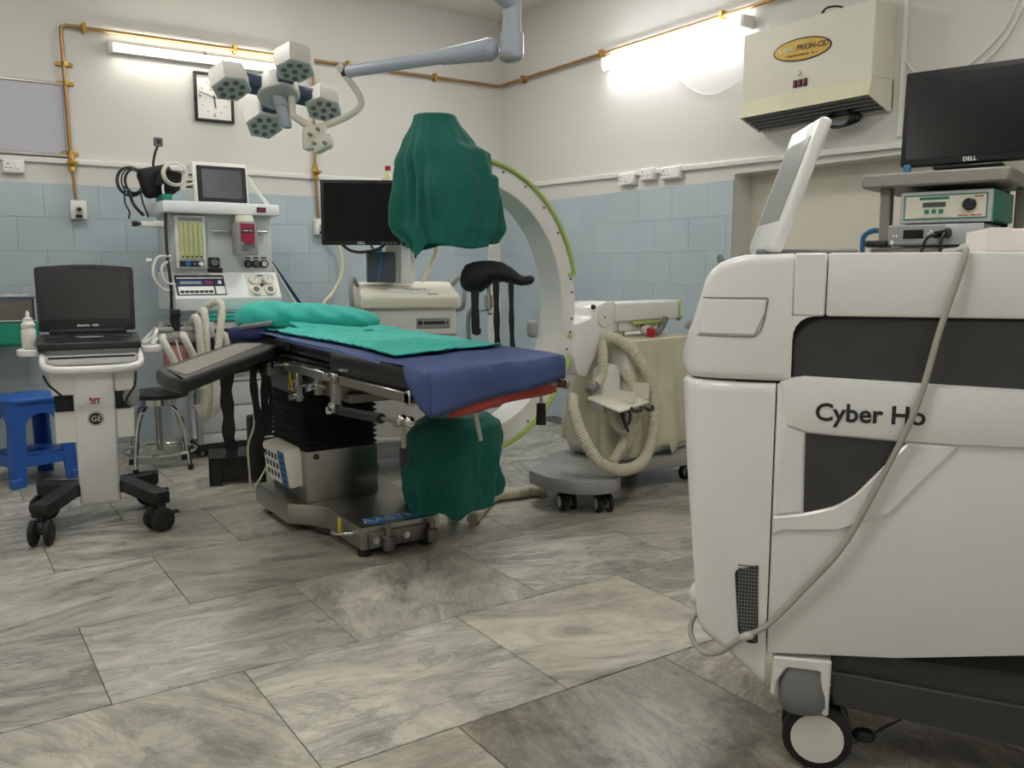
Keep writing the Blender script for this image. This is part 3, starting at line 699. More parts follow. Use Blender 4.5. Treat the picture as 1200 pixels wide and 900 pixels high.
# ================================================================== leg rest clamped on the far rail
lr = thing('leg_rest', 'black saddle-shaped leg rest with straps on the far table rail', 'leg rest', (1.925, 2.96, 0), -34)
sec = [(-.150, 1.060, .010, .02), (-.146, 1.064, .030, .05), (-.13, 1.070, .052, .07), (-.10, 1.072, .062, .085), (-.065, 1.076, .064, .09), (-.02, 1.094, .046, .085), (.02, 1.094, .040, .08), (.06, 1.078, .032, .075), (.095, 1.060, .022, .07), (.12, 1.058, .018, .06), (.14, 1.062, .017, .05), (.150, 1.066, .008, .02)]
B().loft([[(x, ry * math.cos(k * math.pi / 8), zc + rz * math.sin(k * math.pi / 8)) for k in range(16)] for x, zc, rz, ry in sec]).to('saddle', 'black_matte', lr, smooth=70)
B().prism(ell(.035, .03), 'z', .0, .004, M=T(.105, -.012, 1.074) @ RY(-8)).to('saddle_lining', 'mid_grey', lr)
B().tube([(-.085, .02, 1.02), (-.09, .02, .97), (-.12, .03, .91), (-.115, .03, .80), (-.10, .0, .74), (-.075, -.03, .715)], .010).to('support_rod', 'steel', lr)
B().cyl((-.035, 0, 1.06), (-.03, 0, .93), .008, n=10).cyl((-.034, 0, 1.0), (-.032, 0, .95), .02, n=12).cyl((-.03, 0, .945), (-.115, .03, .925), .006, n=8).ball((-.03, 0, .93), .012).to('ball_clamp', 'chrome', lr)
for x, w_, zb in ((-.005, .024, .74), (.055, .02, .74), (-.085, .022, .87), (-.10, .012, .88)):
    strap([(x, -.06 if x > -.05 else -.04, 1.075), (x + .002, -.062, .95), (x + .004, -.06, .85), (x + .01, -.06, zb)], w_, 'strap', lr, nrm=(0, 1, 0))

# ================================================================== C-arm
ca = thing('c_arm', 'white mobile C-arm x-ray machine with lime green edges beside the table', 'x-ray machine', (1.78, 3.10, 0), 11)
AC, AZ, AR, AI = .105, .94, .605, .515
yn, yf_ = -.065, .065
def arc(r0, r1, y0, y1, a0, a1, n=60):
    rg = []
    for i in range(n + 1):
        a = R(a0 + (a1 - a0) * i / n); c, s_ = math.cos(a), math.sin(a)
        rg.append([(AC + r0 * c, y0, AZ + r0 * s_), (AC + r1 * c, y0, AZ + r1 * s_), (AC + r1 * c, y1, AZ + r1 * s_), (AC + r0 * c, y1, AZ + r0 * s_)])
    return B().loft(rg)
arc(AI, AR, yn, yf_, -104, 104).to('c_arc', 'white_gloss', ca)
def atube(r, y, a0, a1, rad, n=40):
    P = [Vector((AC + r * math.cos(R(a0 + (a1 - a0) * i / n)), y, AZ + r * math.sin(R(a0 + (a1 - a0) * i / n)))) for i in range(n + 1)]
    inn = lambda a: Vector((AC + (r - .035) * math.cos(R(a)), y + .01, AZ + (r - .035) * math.sin(R(a))))
    return B().sweep([inn(a0)] + P + [inn(a1)], lambda i: rad, 8)
atube(AR + .004, yn - .008, 88, 14, .0095).to('grab_rail', 'lime', ca); atube(AR + .004, yn - .008, -14, -82, .0105).to('grab_rail', 'lime', ca)
arc(AI + .004, AI + .03, yn - .002, yn + .01, -100, 100).to('arc_groove', 'white_plastic', ca)
for a in (76, 62, 48, 34, 12, 6, -6, -12, -20, -40, -60):
    c, s_ = AC + (AR - .02) * math.cos(R(a)), AZ + (AR - .02) * math.sin(R(a))
    B().cyl((c, yn, s_), (c, yn - .006, s_), .0055, n=8).to('arc_bolt', 'mid_grey', ca)
B().box(.55, .60, .05, .10, .79, .87, .02, 3).to('arc_stop', 'grey_plastic', ca)
# detector and tube housings under the drapes
B().lathe([(.05, 1.24), (.12, 1.25), (.125, 1.36), (.10, 1.48), (.06, 1.56), (.055, 1.70)], (-.03, 0, 0), 24).to('detector_housing', 'white_gloss', ca)
B().box(-.11, .12, -.09, .09, .19, .47, .05, 3).to('tube_housing', 'white_gloss', ca)
# carriage and orbital arm
cr = [(.70, .62), (.66, .72), (.70, .86), (.80, .88), (.82, .93), (.90, .955), (.97, .95), (.97, .80), (.88, .76), (.80, .66), (.76, .60)]
B().prism(rpoly(cr, .02), 'y', -.10, .09, .012, 2).to('carriage', 'white_gloss', ca)
B().cyl((.88, -.10, .88), (.88, -.108, .88), .045, n=28).to('pivot_cap', 'white_plastic', ca); B().cyl((.88, -.108, .88), (.88, -.111, .88), .004).to('pivot_screw', 'ink', ca)
B().ball((.815, -.09, .93), .012).to('brake_knob', 'black_plastic', ca)
B().box(.985, 1.55, -.075, .075, .845, .945, .018, 3).to('cross_arm', 'white_gloss', ca)
B().box(.968, .995, -.082, .082, .79, .952, .01, 2).to('arm_collar', 'lime', ca)
B().box(1.548, 1.56, -.077, .077, .85, .945, .006, 2).to('arm_end_cap', 'lime', ca)
B().prism([(1.15, .83), (1.40, .83), (1.43, .848), (1.12, .848)], 'y', -.083, -.07, .003, 1).to('scale_strip', 'lime', ca)
B().box(1.0, 1.38, -.06, .06, .80, .85, .01, 2).to('slide_block', 'white_plastic', ca)
B().cyl((1.08, 0, .74), (1.08, 0, .80), .06, n=24).cyl((1.04, -.05, .775), (1.04, -.05, .845), .013).to('lift_column', 'chrome', ca)
for dx in (0, .04, .06): B().cyl((1.19 + dx, -.06, .825), (1.19 + dx, -.067, .825), .006, n=10).to('screw', 'ink', ca)
h = B().cyl((1.25, -.06, .80), (1.25, -.10, .80), .022, n=16).tube([(1.25, -.10, .80), (1.30, -.11, .785), (1.34, -.11, .81), (1.375, -.11, .86)], .016).to('brake_lever', 'mid_grey', ca)
B().cyl((1.235, -.075, .80), (1.235, -.107, .803), .024, n=16).to('lever_hub', 'white_gloss', h)
# body
B().box(.98, 1.56, -.17, .22, .17, .75, .03, 3).to('generator_body', 'white_plastic', ca)
def cover(u, v):
    # hanging vinyl cover over the generator body: v 0 top centre -> 1 hem
    a = u * 2 * math.pi; c, s_ = math.cos(a), math.sin(a)
    k = (abs(c) ** 5 + abs(s_) ** 5) ** -.2
    X_, Y_ = 1.27 + .305 * k * c, .025 + .205 * k * s_
    if v < .25:
        t = v / .25; return (1.27 + (X_ - 1.27) * t, .025 + (Y_ - .025) * t, .765 + .006 * (1 - t) + .003 * nz(u * 9, v * 5, 1))
    t = (v - .25) / .75; fl = 1 + .10 * t
    fo = .03 * (abs(math.sin(a * 6 + 1.3 * math.sin(a * 3))) ** 1.5 - .6) * (.15 + t) + .035 * nz(c * 3, s_ * 3, 1, t * 1.8) * (.3 + t) 
    z = .76 - t * (.55 + .03 * math.sin(a * 2 + .5) + .05 * (c > 0) * max(0, -s_) )
    return (1.27 + (X_ - 1.27) * fl + fo * c, .025 + (Y_ - .025) * fl + fo * s_, z)
cv = B().grid(cover, 120, 36).to('vinyl_cover', 'vinyl_cover', None, solid=.002, smooth=70)
tag(cv, 'yellowed translucent vinyl cover draped over the C-arm generator', 'cover'); cv.matrix_world = T(1.78, 3.10, 0) @ RZ(11)
B().lathe([(.018, 0), (.018, .02), (.024, .022), (.022, .045), (.012, .05)], (1.235, -.12, .765), 18).to('emergency_button', 'red', ca)
B().tube([(1.53, .05, .74), (1.54, .05, .83), (1.57, .05, .86), (1.66, .05, .86), (1.72, .04, .84)], .018).tube([(1.55, -.12, .80), (1.58, -.14, .84), (1.66, -.14, .84), (1.70, -.14, .80), (1.70, -.14, .5)], .016).to('push_handle', 'grey_plastic', ca)
B().box(1.585, 1.62, -.19, -.13, .46, .64, .014, 2).to('handle_pad', 'mid_grey', ca)
# front panel, tray
B().prism(rpoly([(.79, .43), (.93, .45), (.93, .62), (.88, .67), (.80, .64)], .03), 'y', -.17, -.10, .01, 2).to('front_panel', 'white_plastic', ca)
tr = B().box(-.14, .14, -.09, .09, -.006, .006, .004, 1, T(.83, -.24, .50) @ RX(16) @ RZ(8)).to('tray', 'cream_plastic', ca)
B().box(-.14, -.13, -.09, .09, 0, .05, 0, 1, T(.96, -.22, .495) @ RZ(8)).box(-.01, .0, -.09, .10, 0, .075, 0, 1, T(.985, -.20, .495) @ RZ(8)).to('tray_bracket', 'cream_plastic', ca)
B().tube([(.80, -.33, .48), (.81, -.345, .465), (.86, -.345, .462), (.87, -.335, .475)], .008).tube([(.90, -.33, .475), (.91, -.345, .46), (.95, -.345, .457), (.96, -.335, .47)], .008).to('tray_hooks', 'ink', tr)
# base
bs = [(.50, .26), (.53, .30), (.70, .20), (.90, .30), (1.45, .30), (1.62, .28), (1.66, .20), (1.66, -.22), (1.62, -.28), (1.45, -.28), (1.02, -.22), (.86, -.20), (.80, -.30), (.74, -.335), (.60, -.33), (.55, -.10), (.53, .05)]
bs = [(.50, -.10), (.55, .08), (.70, .14), (.90, .26), (1.45, .28), (1.60, .26), (1.64, .18), (1.64, -.22), (1.58, -.27), (1.42, -.26), (1.02, -.14), (.88, -.17), (.78, -.30), (.70, -.34), (.60, -.31), (.53, -.22)]
B().prism(rpoly(bs, .03), 'z', .10, .165, .008, 2).to('base_frame', 'grey_plastic', ca)
def caster(parent, x, y, h, r, w_=.022, hub='grey_plastic', tyre='black_rubber', fork='black_plastic', rz=0., twin=True, gap=.016, fs=1.):
    M = T(x, y, 0) @ RZ(rz)
    f = B().prism(rpoly([(-r * .7, r * .9), (r * .35, r * .9), (r * .35, r * 1.9), (-r * .1, r * 2.05), (-r * .6, r * 1.6)], r * .2), 'y', -gap * .8, gap * .8, .002, 1, M)
    c_ = B(); f.raw(c_.v, c_.f); z0 = r * 1.9
    f.raw(*[(lambda q: (q.v, q.f))(B().cyl((0, 0, min(z0, h - .005)), (0, 0, h), r * .35, n=12))][0], M)
    fo = f.to('caster', fork, parent)
    for sy in ((-1, 1) if twin else (0,)):
        yc = sy * (gap + w_ / 2); mw = B()
        pr = [(r * .2, -w_ / 2), (r * .8, -w_ / 2), (r, -w_ * .3), (r, w_ * .3), (r * .8, w_ / 2), (r * .2, w_ / 2)]
        mw.lathe(pr, (0, 0, 0), 24, M @ T(-r * .25, yc, r) @ RX(90)); wh = mw.to('wheel', tyre, fo)
        B().lathe([(r * .62, -w_ * .53), (r * .62, w_ * .53)], (0, 0, 0), 20, M @ T(-r * .25, yc, r) @ RX(90)).to('hub_cap', hub, fo)
    return fo
caster(ca, .60, -.12, .10, .042, hub='white_plastic', rz=60); caster(ca, .695, -.26, .10, .042, hub='white_plastic', rz=60)
caster(ca, 1.50, -.20, .10, .042, hub='white_plastic', rz=-10, fork='white_plastic'); caster(ca, 1.50, .2, .10, .042, rz=0); caster(ca, .95, .20, .10, .042, rz=30)
# hoses of the C-arm
B().hose([(.86, -.09, .78), (.93, -.14, .775), (1.02, -.20, .68), (1.08, -.25, .52), (1.03, -.29, .32), (.90, -.33, .215), (.74, -.34, .20), (.62, -.30, .25), (.575, -.24, .36), (.60, -.16, .47), (.66, -.10, .52)], .027).to('cable_hose', 'hose_cream', ca)
B().hose([(.87, -.10, .76), (.83, -.14, .70), (.80, -.16, .62), (.74, -.17, .575), (.71, -.17, .57)], .024).to('cable_hose', 'hose_cream', ca)
B().cyl((.735, -.17, .575), (.69, -.175, .55), .028, .02, 14).to('hose_end', 'mid_grey', ca)
B().hose([(.96, -.16, .62), (1.0, -.21, .50), (.99, -.22, .36), (.90, -.23, .27), (.82, -.22, .205)], .022).to('cable_hose', 'hose_cream', ca)
B().hose([(.98, -.19, .48), (.95, -.22, .38), (.86, -.24, .28), (.78, -.24, .21)], .024).to('cable_hose', 'hose_cream', ca)
B().hose([(.82, -.19, .46), (.84, -.21, .38), (.90, -.22, .33), (.95, -.21, .30)], .018).to('cable_hose', 'hose_cream', ca)
B().tube([(.86, -.25, .47), (.84, -.26, .42), (.87, -.26, .38), (.90, -.255, .42), (.88, -.25, .48)], .005).tube([(.82, -.25, .47), (.83, -.27, .40), (.88, -.26, .35)], .006).to('thin_cables', 'ink', ca)
B().hose([(.70, .10, .03), (.55, .22, .028), (.40, .26, .028), (.22, .20, .028), (.08, .08, .028)], .024).hose([(.78, .18, .03), (.60, .16, .028), (.45, .20, .028), (.30, .12, .028), (.12, .0, .028)], .024).to('floor_hose', 'hose_cream', ca)
# ---- green drapes over detector and x-ray tube
def lerp(tab, z):
    if z >= tab[0][0]: return tab[0][1]
    for (za, ra), (zb, rb) in zip(tab, tab[1:]):
        if z >= zb:
            t = (z - zb) / (za - zb); t = t * t * (3 - 2 * t) * .6 + t * .4; return rb + (ra - rb) * t
    return tab[-1][1]
def drape(name, label, loc, left, right, front, ztp, hem, cx, n=7, cat='drape'):
    """cloth hanging round a housing: radius to the left / right / front as a function of height"""
    def fn(u, v):
        a = u * 2 * math.pi; c, s_ = math.cos(a), math.sin(a)
        if v < .12:
            t = v / .12; z = ztp
            rad_l, rad_r, rad_f = left[0][1] * t, right[0][1] * t, front[0][1] * t; q = 0
            z = ztp + .004 * (1 - t * t); 
        else:
            q = (v - .12) / .88; zb = hem(a); z = ztp + (zb - ztp) * q
            rad_l, rad_r, rad_f = lerp(left, z), lerp(right, z), lerp(front, z)
        rx = rad_r if c > 0 else rad_l; ry = rad_f
        ex = 2.4; k = (abs(c) ** ex + abs(s_) ** ex) ** (-1 / ex)
        g = min(1, q * 2.2)
        fo = g * (.036 * (abs(math.sin(a * n / 2 + 1.1 * math.sin(a * 2) + q * .9)) ** 1.6 - .6) * (.35 + .65 * q) + .007 * math.sin(a * (n * 2 + 1) - q * 3.5 + 2 * math.sin(a * 3)) + .014 * (abs(math.sin(a * 2.5 - q * 3.2 + .7)) ** 3) + .008 * nz(c * 7, s_ * 7, 1, q * 6) + .03 * nz(c * 2.2, s_ * 2.2, 1, q * 2.2))
        sag = .012 * g * nz(c * 1.5 + 7, s_ * 1.5, 1, q * 5)
        return (cx + (rx * k + fo) * c, (ry * k + fo) * s_, z + sag)
    o = B().grid(fn, 150, 64).to(name, 'drape_green', None, solid=.003, smooth=80)
    o.matrix_world = T(*loc) @ RZ(-34); return tag(o, label, cat)
drape('detector_drape', 'dark green cloth draped over the raised C-arm detector', (1.78, 3.10, 0),
      [(1.71, .085), (1.60, .12), (1.53, .145), (1.45, .14), (1.34, .162), (1.27, .178), (1.20, .10), (1.1, .08)],
      [(1.71, .085), (1.60, .15), (1.565, .205), (1.48, .215), (1.465, .245), (1.38, .255), (1.27, .245), (1.2, .21), (1.1, .19)],
      [(1.71, .085), (1.55, .16), (1.40, .19), (1.2, .18)], 1.712,
      lambda a: 1.205 - .075 * math.exp(-((a - 4.05) / .33) ** 2) + .02 * math.sin(a * 2), -.05, 7)
drape('tube_drape', 'dark green cloth draped over the lower x-ray tube under the table', (1.78, 3.10, 0),
      [(.505, .10), (.46, .15), (.38, .19), (.30, .205), (.20, .20), (.10, .16)],
      [(.505, .165), (.47, .205), (.40, .205), (.25, .195), (.10, .175)],
      [(.505, .12), (.46, .16), (.30, .18), (.1, .17)], .507,
      lambda a: .135 - .045 * math.exp(-((a - 4.9) / .25) ** 2) + .02 * math.sin(a + 1.) + .012 * math.sin(3 * a), 0, 6)

# ================================================================== ultrasound cart
us = thing('ultrasound_cart', 'white pedestal cart on black twin wheels carrying a folding ultrasound', 'cart', (.585, 4.18, 0), -7)
B().prism(rpoly([(-.083, -.055), (.083, -.055), (.083, .075), (-.083, .075)], .02), 'z', .075, .735, .006, 2).to('column', 'white_gloss', us)
for sx in (-1, 1):
    lg = B().prism(rpoly([(sx * .06, -.03), (sx * .06, .07), (sx * .12, .06), (sx * .255, .13), (sx * .25, .05), (sx * .15, .0), (sx * .265, -.33), (sx * .20, -.36), (sx * .09, -.06)], .012), 'z', .11, .165, .008, 2)
    lg.to('leg', 'black_plastic', us)
caster(us, -.225, -.34, .12, .052, .026, 'black_rubber', 'black_rubber', rz=75); caster(us, .225, -.34, .12, .052, .026, 'black_rubber', 'black_rubber', rz=25)
caster(us, -.215, .09, .12, .052, .026, 'black_rubber', 'black_rubber', rz=40); caster(us, .225, .09, .12, .052, .026, 'black_rubber', 'black_rubber', rz=20)
for x, y in ((.225, -.34), (.225, .09)):
    B().box(.02, .075, -.012, .012, .06, .075, .005, 1, T(x, y, 0) @ RZ(20)).to('brake_pedal', 'black_plastic', us)
for sx in (-1, 1):
    B().box(sx * .083, sx * .155, -.05, .06, .36, .49, .004, 1).to('storage_bin', 'white_plastic', us)
    B().box(sx * .083, sx * .15, -.03, .06, .49, .57, .006, 1).to('cable_holder', 'black_plastic', us)
    B().box(sx * .083, sx * .16, -.05, .06, .57, .66, .006, 1).to('bracket', 'white_plastic', us)
bg = B().ball((.15, -.035, .545), (.035, .02, .05), 12, 8)
bg.v = [(p[0] + .008 * nz(p[1] * 60, p[2] * 40, 1), p[1] + .008 * nz(p[0] * 50, p[2] * 40, 1, 3.), p[2]) for p in bg.v]
tag(bg.to('plastic_wrap', 'bag_plastic'), 'crumpled clear plastic wrap on the right side of the ultrasound pedestal', 'plastic bag').matrix_world = T(.585, 4.18, 0) @ RZ(-7)
# red sacred mark, round emblem
sw = B()
for pts, r_ in (([(-.021, .008), (-.014, .012), (-.012, .005)], .0035), ([(-.017, .010), (-.010, -.002), (-.002, .002)], .0028), ([(-.020, -.012), (-.008, -.010), (.002, -.012)], .0022), ([(-.004, .010), (.006, .008), (.022, .009)], .0028), ([(.002, .008), (-.001, -.004), (.001, -.014)], .0026), ([(.012, .008), (.015, -.002), (.014, -.014)], .0026)):
    sw.tube([(x, -.0552, .535 + z) for x, z in pts], r_, 6, 4)
sw.to('red_mark', 'red', us)
em = B().cyl((0, -.054, .455), (0, -.057, .455), .032, n=28).to('emblem', 'ink', us)
e2 = B().tube([(.028 * math.cos(a), -.0575, .455 + .028 * math.sin(a)) for a in [i * math.pi / 10 for i in range(20)]], .0018, 6, 2, True)
e2.text('GE', .034, T(0, -.0575, .455) @ FRONT, .0006, shear=.2)
e2.to('emblem_scroll', 'white_gloss', em)
# platform with handle and wings
B().prism(rpoly([(-.23, -.12), (.23, -.12), (.23, .16), (-.23, .16)], .03), 'z', .70, .735, .008, 2).to('platform', 'white_gloss', us)
B().tube([(-.235, -.06, .715), (-.24, -.16, .68), (-.235, -.22, .655), (-.20, -.27, .645), (-.12, -.29, .64), (.12, -.29, .64), (.20, -.27, .645), (.235, -.22, .655), (.24, -.16, .68), (.235, -.06, .715)], .017, 10).to('handle', 'white_gloss', us)
B().box(-.20, .20, -.16, -.12, .672, .715, .008).to('front_bar', 'white_gloss', us)
B().box(-.19, .19, -.163, -.158, .70, .708).to('bar_slot', 'ink', us)
for sx in (-1, 1):
    wg = [(sx * .225, -.14), (sx * .30, -.14), (sx * .325, -.08), (sx * .285, .12), (sx * .225, .14)]
    wn = B().prism(rpoly(wg, .025), 'z', .712, .74, .006, 2).to('side_tray', 'white_gloss', us)
    for k in range(3):
        B().tube([(sx * .262 + .022 * math.cos(a), -.085 + k * .065 + .018 * math.sin(a), .742) for a in [i * math.pi / 6 for i in range(12)]], .004, 6, 2, True).to('probe_ring', 'grey_plastic', wn)
B().tube([(.24, .10, .735), (.30, .10, .79), (.31, .03, .80), (.30, -.05, .79), (.28, -.06, .745)], .009).tube([(.24, .02, .735), (.30, .03, .77), (.30, -.06, .765), (.28, -.08, .74)], .008).to('probe_holder', 'white_gloss', us)
B().tube([(-.19, -.1, .66), (-.17, -.12, .62), (-.12, -.10, .56), (-.11, -.06, .50)], .005).to('hanging_cable', 'black_plastic', us)
B().tube([(.17, -.1, .66), (.16, -.12, .60), (.13, -.10, .55), (.12, -.06, .5)], .005).to('hanging_cable', 'black_plastic', us)
for ch in list(us.children):
    nm_ = ch.name.split('.')[0]
    if nm_ in ('platform', 'front_bar', 'bar_slot', 'side_tray', 'probe_holder', 'handle'):
        kx = .78 if nm_ == 'handle' else .88
        for o_ in (ch,) + tuple(ch.children): o_.data.transform(Matrix.Translation((0, 0, .055 if nm_ == 'handle' else .032)) @ Matrix.Diagonal((kx, .95, 1, 1)))
# folding ultrasound unit on the cart
ul = thing('portable_ultrasound', 'open black laptop-style ultrasound scanner standing on the white cart', 'ultrasound', (.58, 4.18, .768), -7)
B().prism(rpoly([(-.16, 0), (.15, 0), (.15, .045), (.06, .055), (-.155, .03)], .006), 'x', -.20, .20, .006, 2).to('console', 'black_plastic', ul)
B().box(-.155, .155, .055, .12, .048, .075, .008).to('hinge_block', 'black_plastic', ul)
dk = Matrix.Translation((0, 0, 0)) @ T(0, -.05, .0445) @ RX(6.5)
kp = B().prism(ell(.055, .02), 'z', 0, .003, M=dk).to('control_pad', 'mid_grey', ul)
for sx in (-1, 1):
    B().prism(ell(.04, .014), 'z', 0, .002, M=dk @ T(sx * .13, .01, 0)).to('dial_pad', 'dark_grey', ul)
    for k in range(6): B().box(-.006, .006, -.005, .005, 0, .003, .001, 1, dk @ T(sx * (.06 + k * .022), -.06 + .012 * (k % 2), 0)).to('button', 'dark_grey', ul)
for k in range(9): B().box(-.008, .008, -.005, .005, 0, .003, .001, 1, dk @ T(-.10 + k * .025, .06, 0)).to('button', 'dark_grey', ul)
ML = T(0, .10, .065) @ RX(-9)
B().prism(rpoly([(-.195, 0), (.195, 0), (.20, .285), (0, .30), (-.20, .285)], [.01, .01, .018, .3, .018], 5), 'y', -.012, .016, .005, 2, ML).to('lid', 'black_plastic', ul)
B().box(-.175, .175, -.0135, -.011, .05, .262, 0, 1, ML).to('screen', 'screen_off', ul)
B().box(-.045, .045, -.0145, -.011, .28, .287, .001, 1, ML).to('camera_slot', 'ink', ul)
fine_print(B(), .085, .010, ML @ T(0, -.0125, .022), 5).to('screen_lettering', 'white_gloss', ul)
# gel bottle
gb = thing('gel_bottle', 'small white squeeze bottle on the left tray of the ultrasound cart', 'bottle', (.352, 4.22, .772))
B().lathe([(.026, 0), (.029, .004), (.029, .075), (.024, .082), (.026, .085), (.028, .10), (.020, .112), (.018, .115)], (0, 0, 0), 20).to('bottle_body', 'white_plastic', gb)
B().lathe([(.019, .112), (.019, .125), (.009, .13), (.007, .15), (.003, .158)], (0, 0, 0), 16).to('nozzle', 'white_gloss', gb)
# ================================================================== blue plastic stool
bs_ = thing('plastic_stool', 'blue moulded plastic stool behind the ultrasound cart', 'stool', (.40, 5.16, 0), 20)
B().prism(rpoly([(-.155, -.155), (.155, -.155), (.155, .155), (-.155, .155)], .07, 6), 'z', .425, .452, .010, 3).to('seat', 'stool_blue', bs_)
def panel(M):
    o = [(-.145, .43), (.145, .43), (.165, 0), (.105, 0), (.093, .11), (-.093, .11), (-.105, 0), (-.165, 0)]
    q = B()
    # outer face with an arched opening: left post, right post, top band, lower band
    arch = [(.085 * math.cos(math.pi * i / 10), .30 + .07 * math.sin(math.pi * i / 10)) for i in range(11)]
    q.prism([(.145, .43)] + [(-.145, .43)] + [(-.152, .30)] + [(a, b) for a, b in arch[::-1]] + [(.152, .30)], 'y', -.008, .008, 0, 1, M)
    for s in (-1, 1): q.prism([(s * .085, .31), (s * .152, .31), (s * .168, .0), (s * .105, 0), (s * .093, .12)], 'y', -.008, .008, 0, 1, M)
    q.prism([(-.096, .15), (.096, .15), (.096, .12), (.08, .10), (-.08, .10), (-.096, .12)], 'y', -.008, .008, 0, 1, M)
    q.prism([(-.096, .10), (.096, .10), (.10, .155), (-.10, .155)], 'y', -.006, .006, 0, 1, M)
    return q
for k in range(4):
    panel(RZ(90 * k) @ T(0, -.158, 0) @ RX(-3)).to('side_panel', 'stool_blue', bs_)
for sx in (-1, 1):
    for sy in (-1, 1): B().prism(rpoly([(sx * .12, sy * .175), (sx * .185, sy * .185), (sx * .175, sy * .12), (sx * .13, sy * .13)], .012), 'z', 0, .05, .004, 1).to('foot', 'stool_blue', bs_)
B().box(-.13, .13, -.13, .13, .15, .16).to('lower_tray', 'stool_blue', bs_)
# ================================================================== round metal stool
ms = thing('round_stool', 'round black-topped steel stool between the ultrasound cart and the anaesthesia machine', 'stool', (1.03, 5.07, 0), 10)
B().lathe([(.15, .40), (.165, .405), (.168, .425), (.155, .435), (0, .438)], (0, 0, 0), 28).to('seat', 'black_vinyl', ms)
B().cyl((0, 0, .36), (0, 0, .40), .10, n=24).to('seat_plate', 'chrome', ms)
B().cyl((0, 0, .10), (0, 0, .36), .018).to('screw_post', 'steel', ms)
for k in range(4):
    a = k * math.pi / 2 + .5; c, s_ = math.cos(a), math.sin(a)
    B().tube([(.05 * c, .05 * s_, .37), (.13 * c, .13 * s_, .32), (.17 * c, .17 * s_, .22), (.20 * c, .20 * s_, .02)], .012).to('leg', 'chrome', ms)
    B().cyl((.20 * c, .20 * s_, 0), (.20 * c, .20 * s_, .03), .015).to('rubber_foot', 'black_rubber', ms)
B().tube([(.19 * math.cos(a), .19 * math.sin(a), .10) for a in [i * math.pi / 12 for i in range(24)]], .008, 8, 2, True).to('foot_ring', 'chrome', ms)
# ================================================================== draped wall shelf with steel tray
sh = thing('instrument_shelf', 'wall shelf covered by a dark green cloth at the far left', 'shelf', (0, YB, 0))
B().box(-.75, .505, -.42, -.009, .775, .80, .004, 1).to('shelf_board', 'steel', sh)
for x in (-.5, .2): B().prism([(-.009, .775), (-.36, .775), (-.009, .60)], 'x', x, x + .02).to('bracket', 'steel_dull', sh)
def sc_(u, v):
    x = -.755 + 1.27 * u; 
    if v < .35: return (x, YB - .435 + .008 * math.sin(u * 40) * (1 - v / .35), .668 + .014 * math.sin(u * 9) + (.806 - .668) * v / .35)
    return (x, YB - .435 + .42 * (v - .35) / .65, .806 + .002 * math.sin(u * 30))
tag(B().grid(sc_, 60, 16).to('shelf_cloth', 'tray_green', None, solid=.003, smooth=60), 'dark green cloth hanging from the wall shelf beside the ultrasound', 'cloth')
ty = thing('steel_tray', 'stainless steel instrument tray on the green-covered shelf', 'tray', (.10, YB - .22, .809))
q = B().box(-.40, .40, -.17, .17, 0, .006, .002, 1)
for a in ((-.40, .40, -.17, -.164), (-.40, .40, .164, .17), (-.40, -.394, -.17, .17), (.394, .40, -.17, .17)): q.box(a[0], a[1], a[2], a[3], .0, .145 if a[2] > .1 or abs(a[0]) < .395 and 0 else .145)
q.to('tray_body', 'steel_dull', ty)
B().tube([(-.405, -.175, .145), (.405, -.175, .145), (.405, .175, .145), (-.405, .175, .145), (-.405, -.175, .145)], .007, 8, straight=True).tube([(-.405, -.175, .008), (.405, -.175, .008), (.405, .175, .008)], .008, 8, straight=True).to('rolled_rim', 'chrome', ty)
# ================================================================== black floor box
fb = thing('floor_box', 'black metal box with an open side on the floor by the drawers', 'box', (1.30, 4.535, 0), -14)
q = B().box(-.14, .14, -.12, .12, .135, .15, .004, 1).box(-.14, -.132, -.12, .12, 0, .135).box(-.14, .14, .112, .12, 0, .135).box(-.14, -.08, -.12, -.112, 0, .135).box(.10, .14, -.12, -.112, 0, .135).box(.132, .14, -.12, .12, 0, .135)
q.to('casing', 'black_plastic', fb); B().box(-.09, .10, -.04, -.03, 0, .13).to('inner_board', 'dark_grey', fb)

# ================================================================== anaesthesia machine
am = thing('anaesthesia_machine', 'pale grey anaesthesia machine with flowmeters, dials and drawers against the back wall', 'anaesthesia machine', (0, 5.2, 0))
mat('am_grey', '#ccd3d4', .42, var=.03); mat('am_light', '#dfe4e4', .4, var=.02)
B().box(1.27, 1.86, .0, .52, .07, .445, .012).to('cabinet', 'am_grey', am)
for k, (z0, z1) in enumerate(((.30, .437), (.145, .292), (.078, .137))):
    d = B().box(1.295, 1.85, -.014, .0, z0, z1, .008).to('drawer', 'am_light', am)
B().box(1.25, 1.88, -.02, .50, .04, .072, .008).to('base_frame', 'black_plastic', am)
for x in (1.30, 1.82):
    for y in (.04, .45): caster(am, x, y, .045, .02, .014, rz=0)
B().prism([(-.02, .445), (.50, .445), (.50, .80), (.05, .80), (.30, .75), (.30, .50)], 'x', 1.235, 1.262).prism([(-.02, .12), (.20, .06), (.50, .06), (.50, .80), (-.02, .80), (.02, .5)], 'x', 1.238, 1.26).to('side_panel', 'am_grey', am)
B().box(1.26, 1.88, .30, .48, .445, .75).to('back_panel', 'slate', am)
B().box(1.285, 1.87, -.02, .30, .447, .462, .004).to('paper_tray', 'white_plastic', am)
B().box(1.27, 1.87, -.13, .40, .715, .808, .012).to('worktop_drawer', 'am_light', am)
for q in ((1.36, 1.45, .745, .768), (1.53, 1.60, .735, .795), (1.66, 1.76, .74, .79), (1.80, 1.85, .768, .785)): B().box(q[0], q[1], -.137, -.128, q[2], q[3]).to('control_plate', 'ink', am)
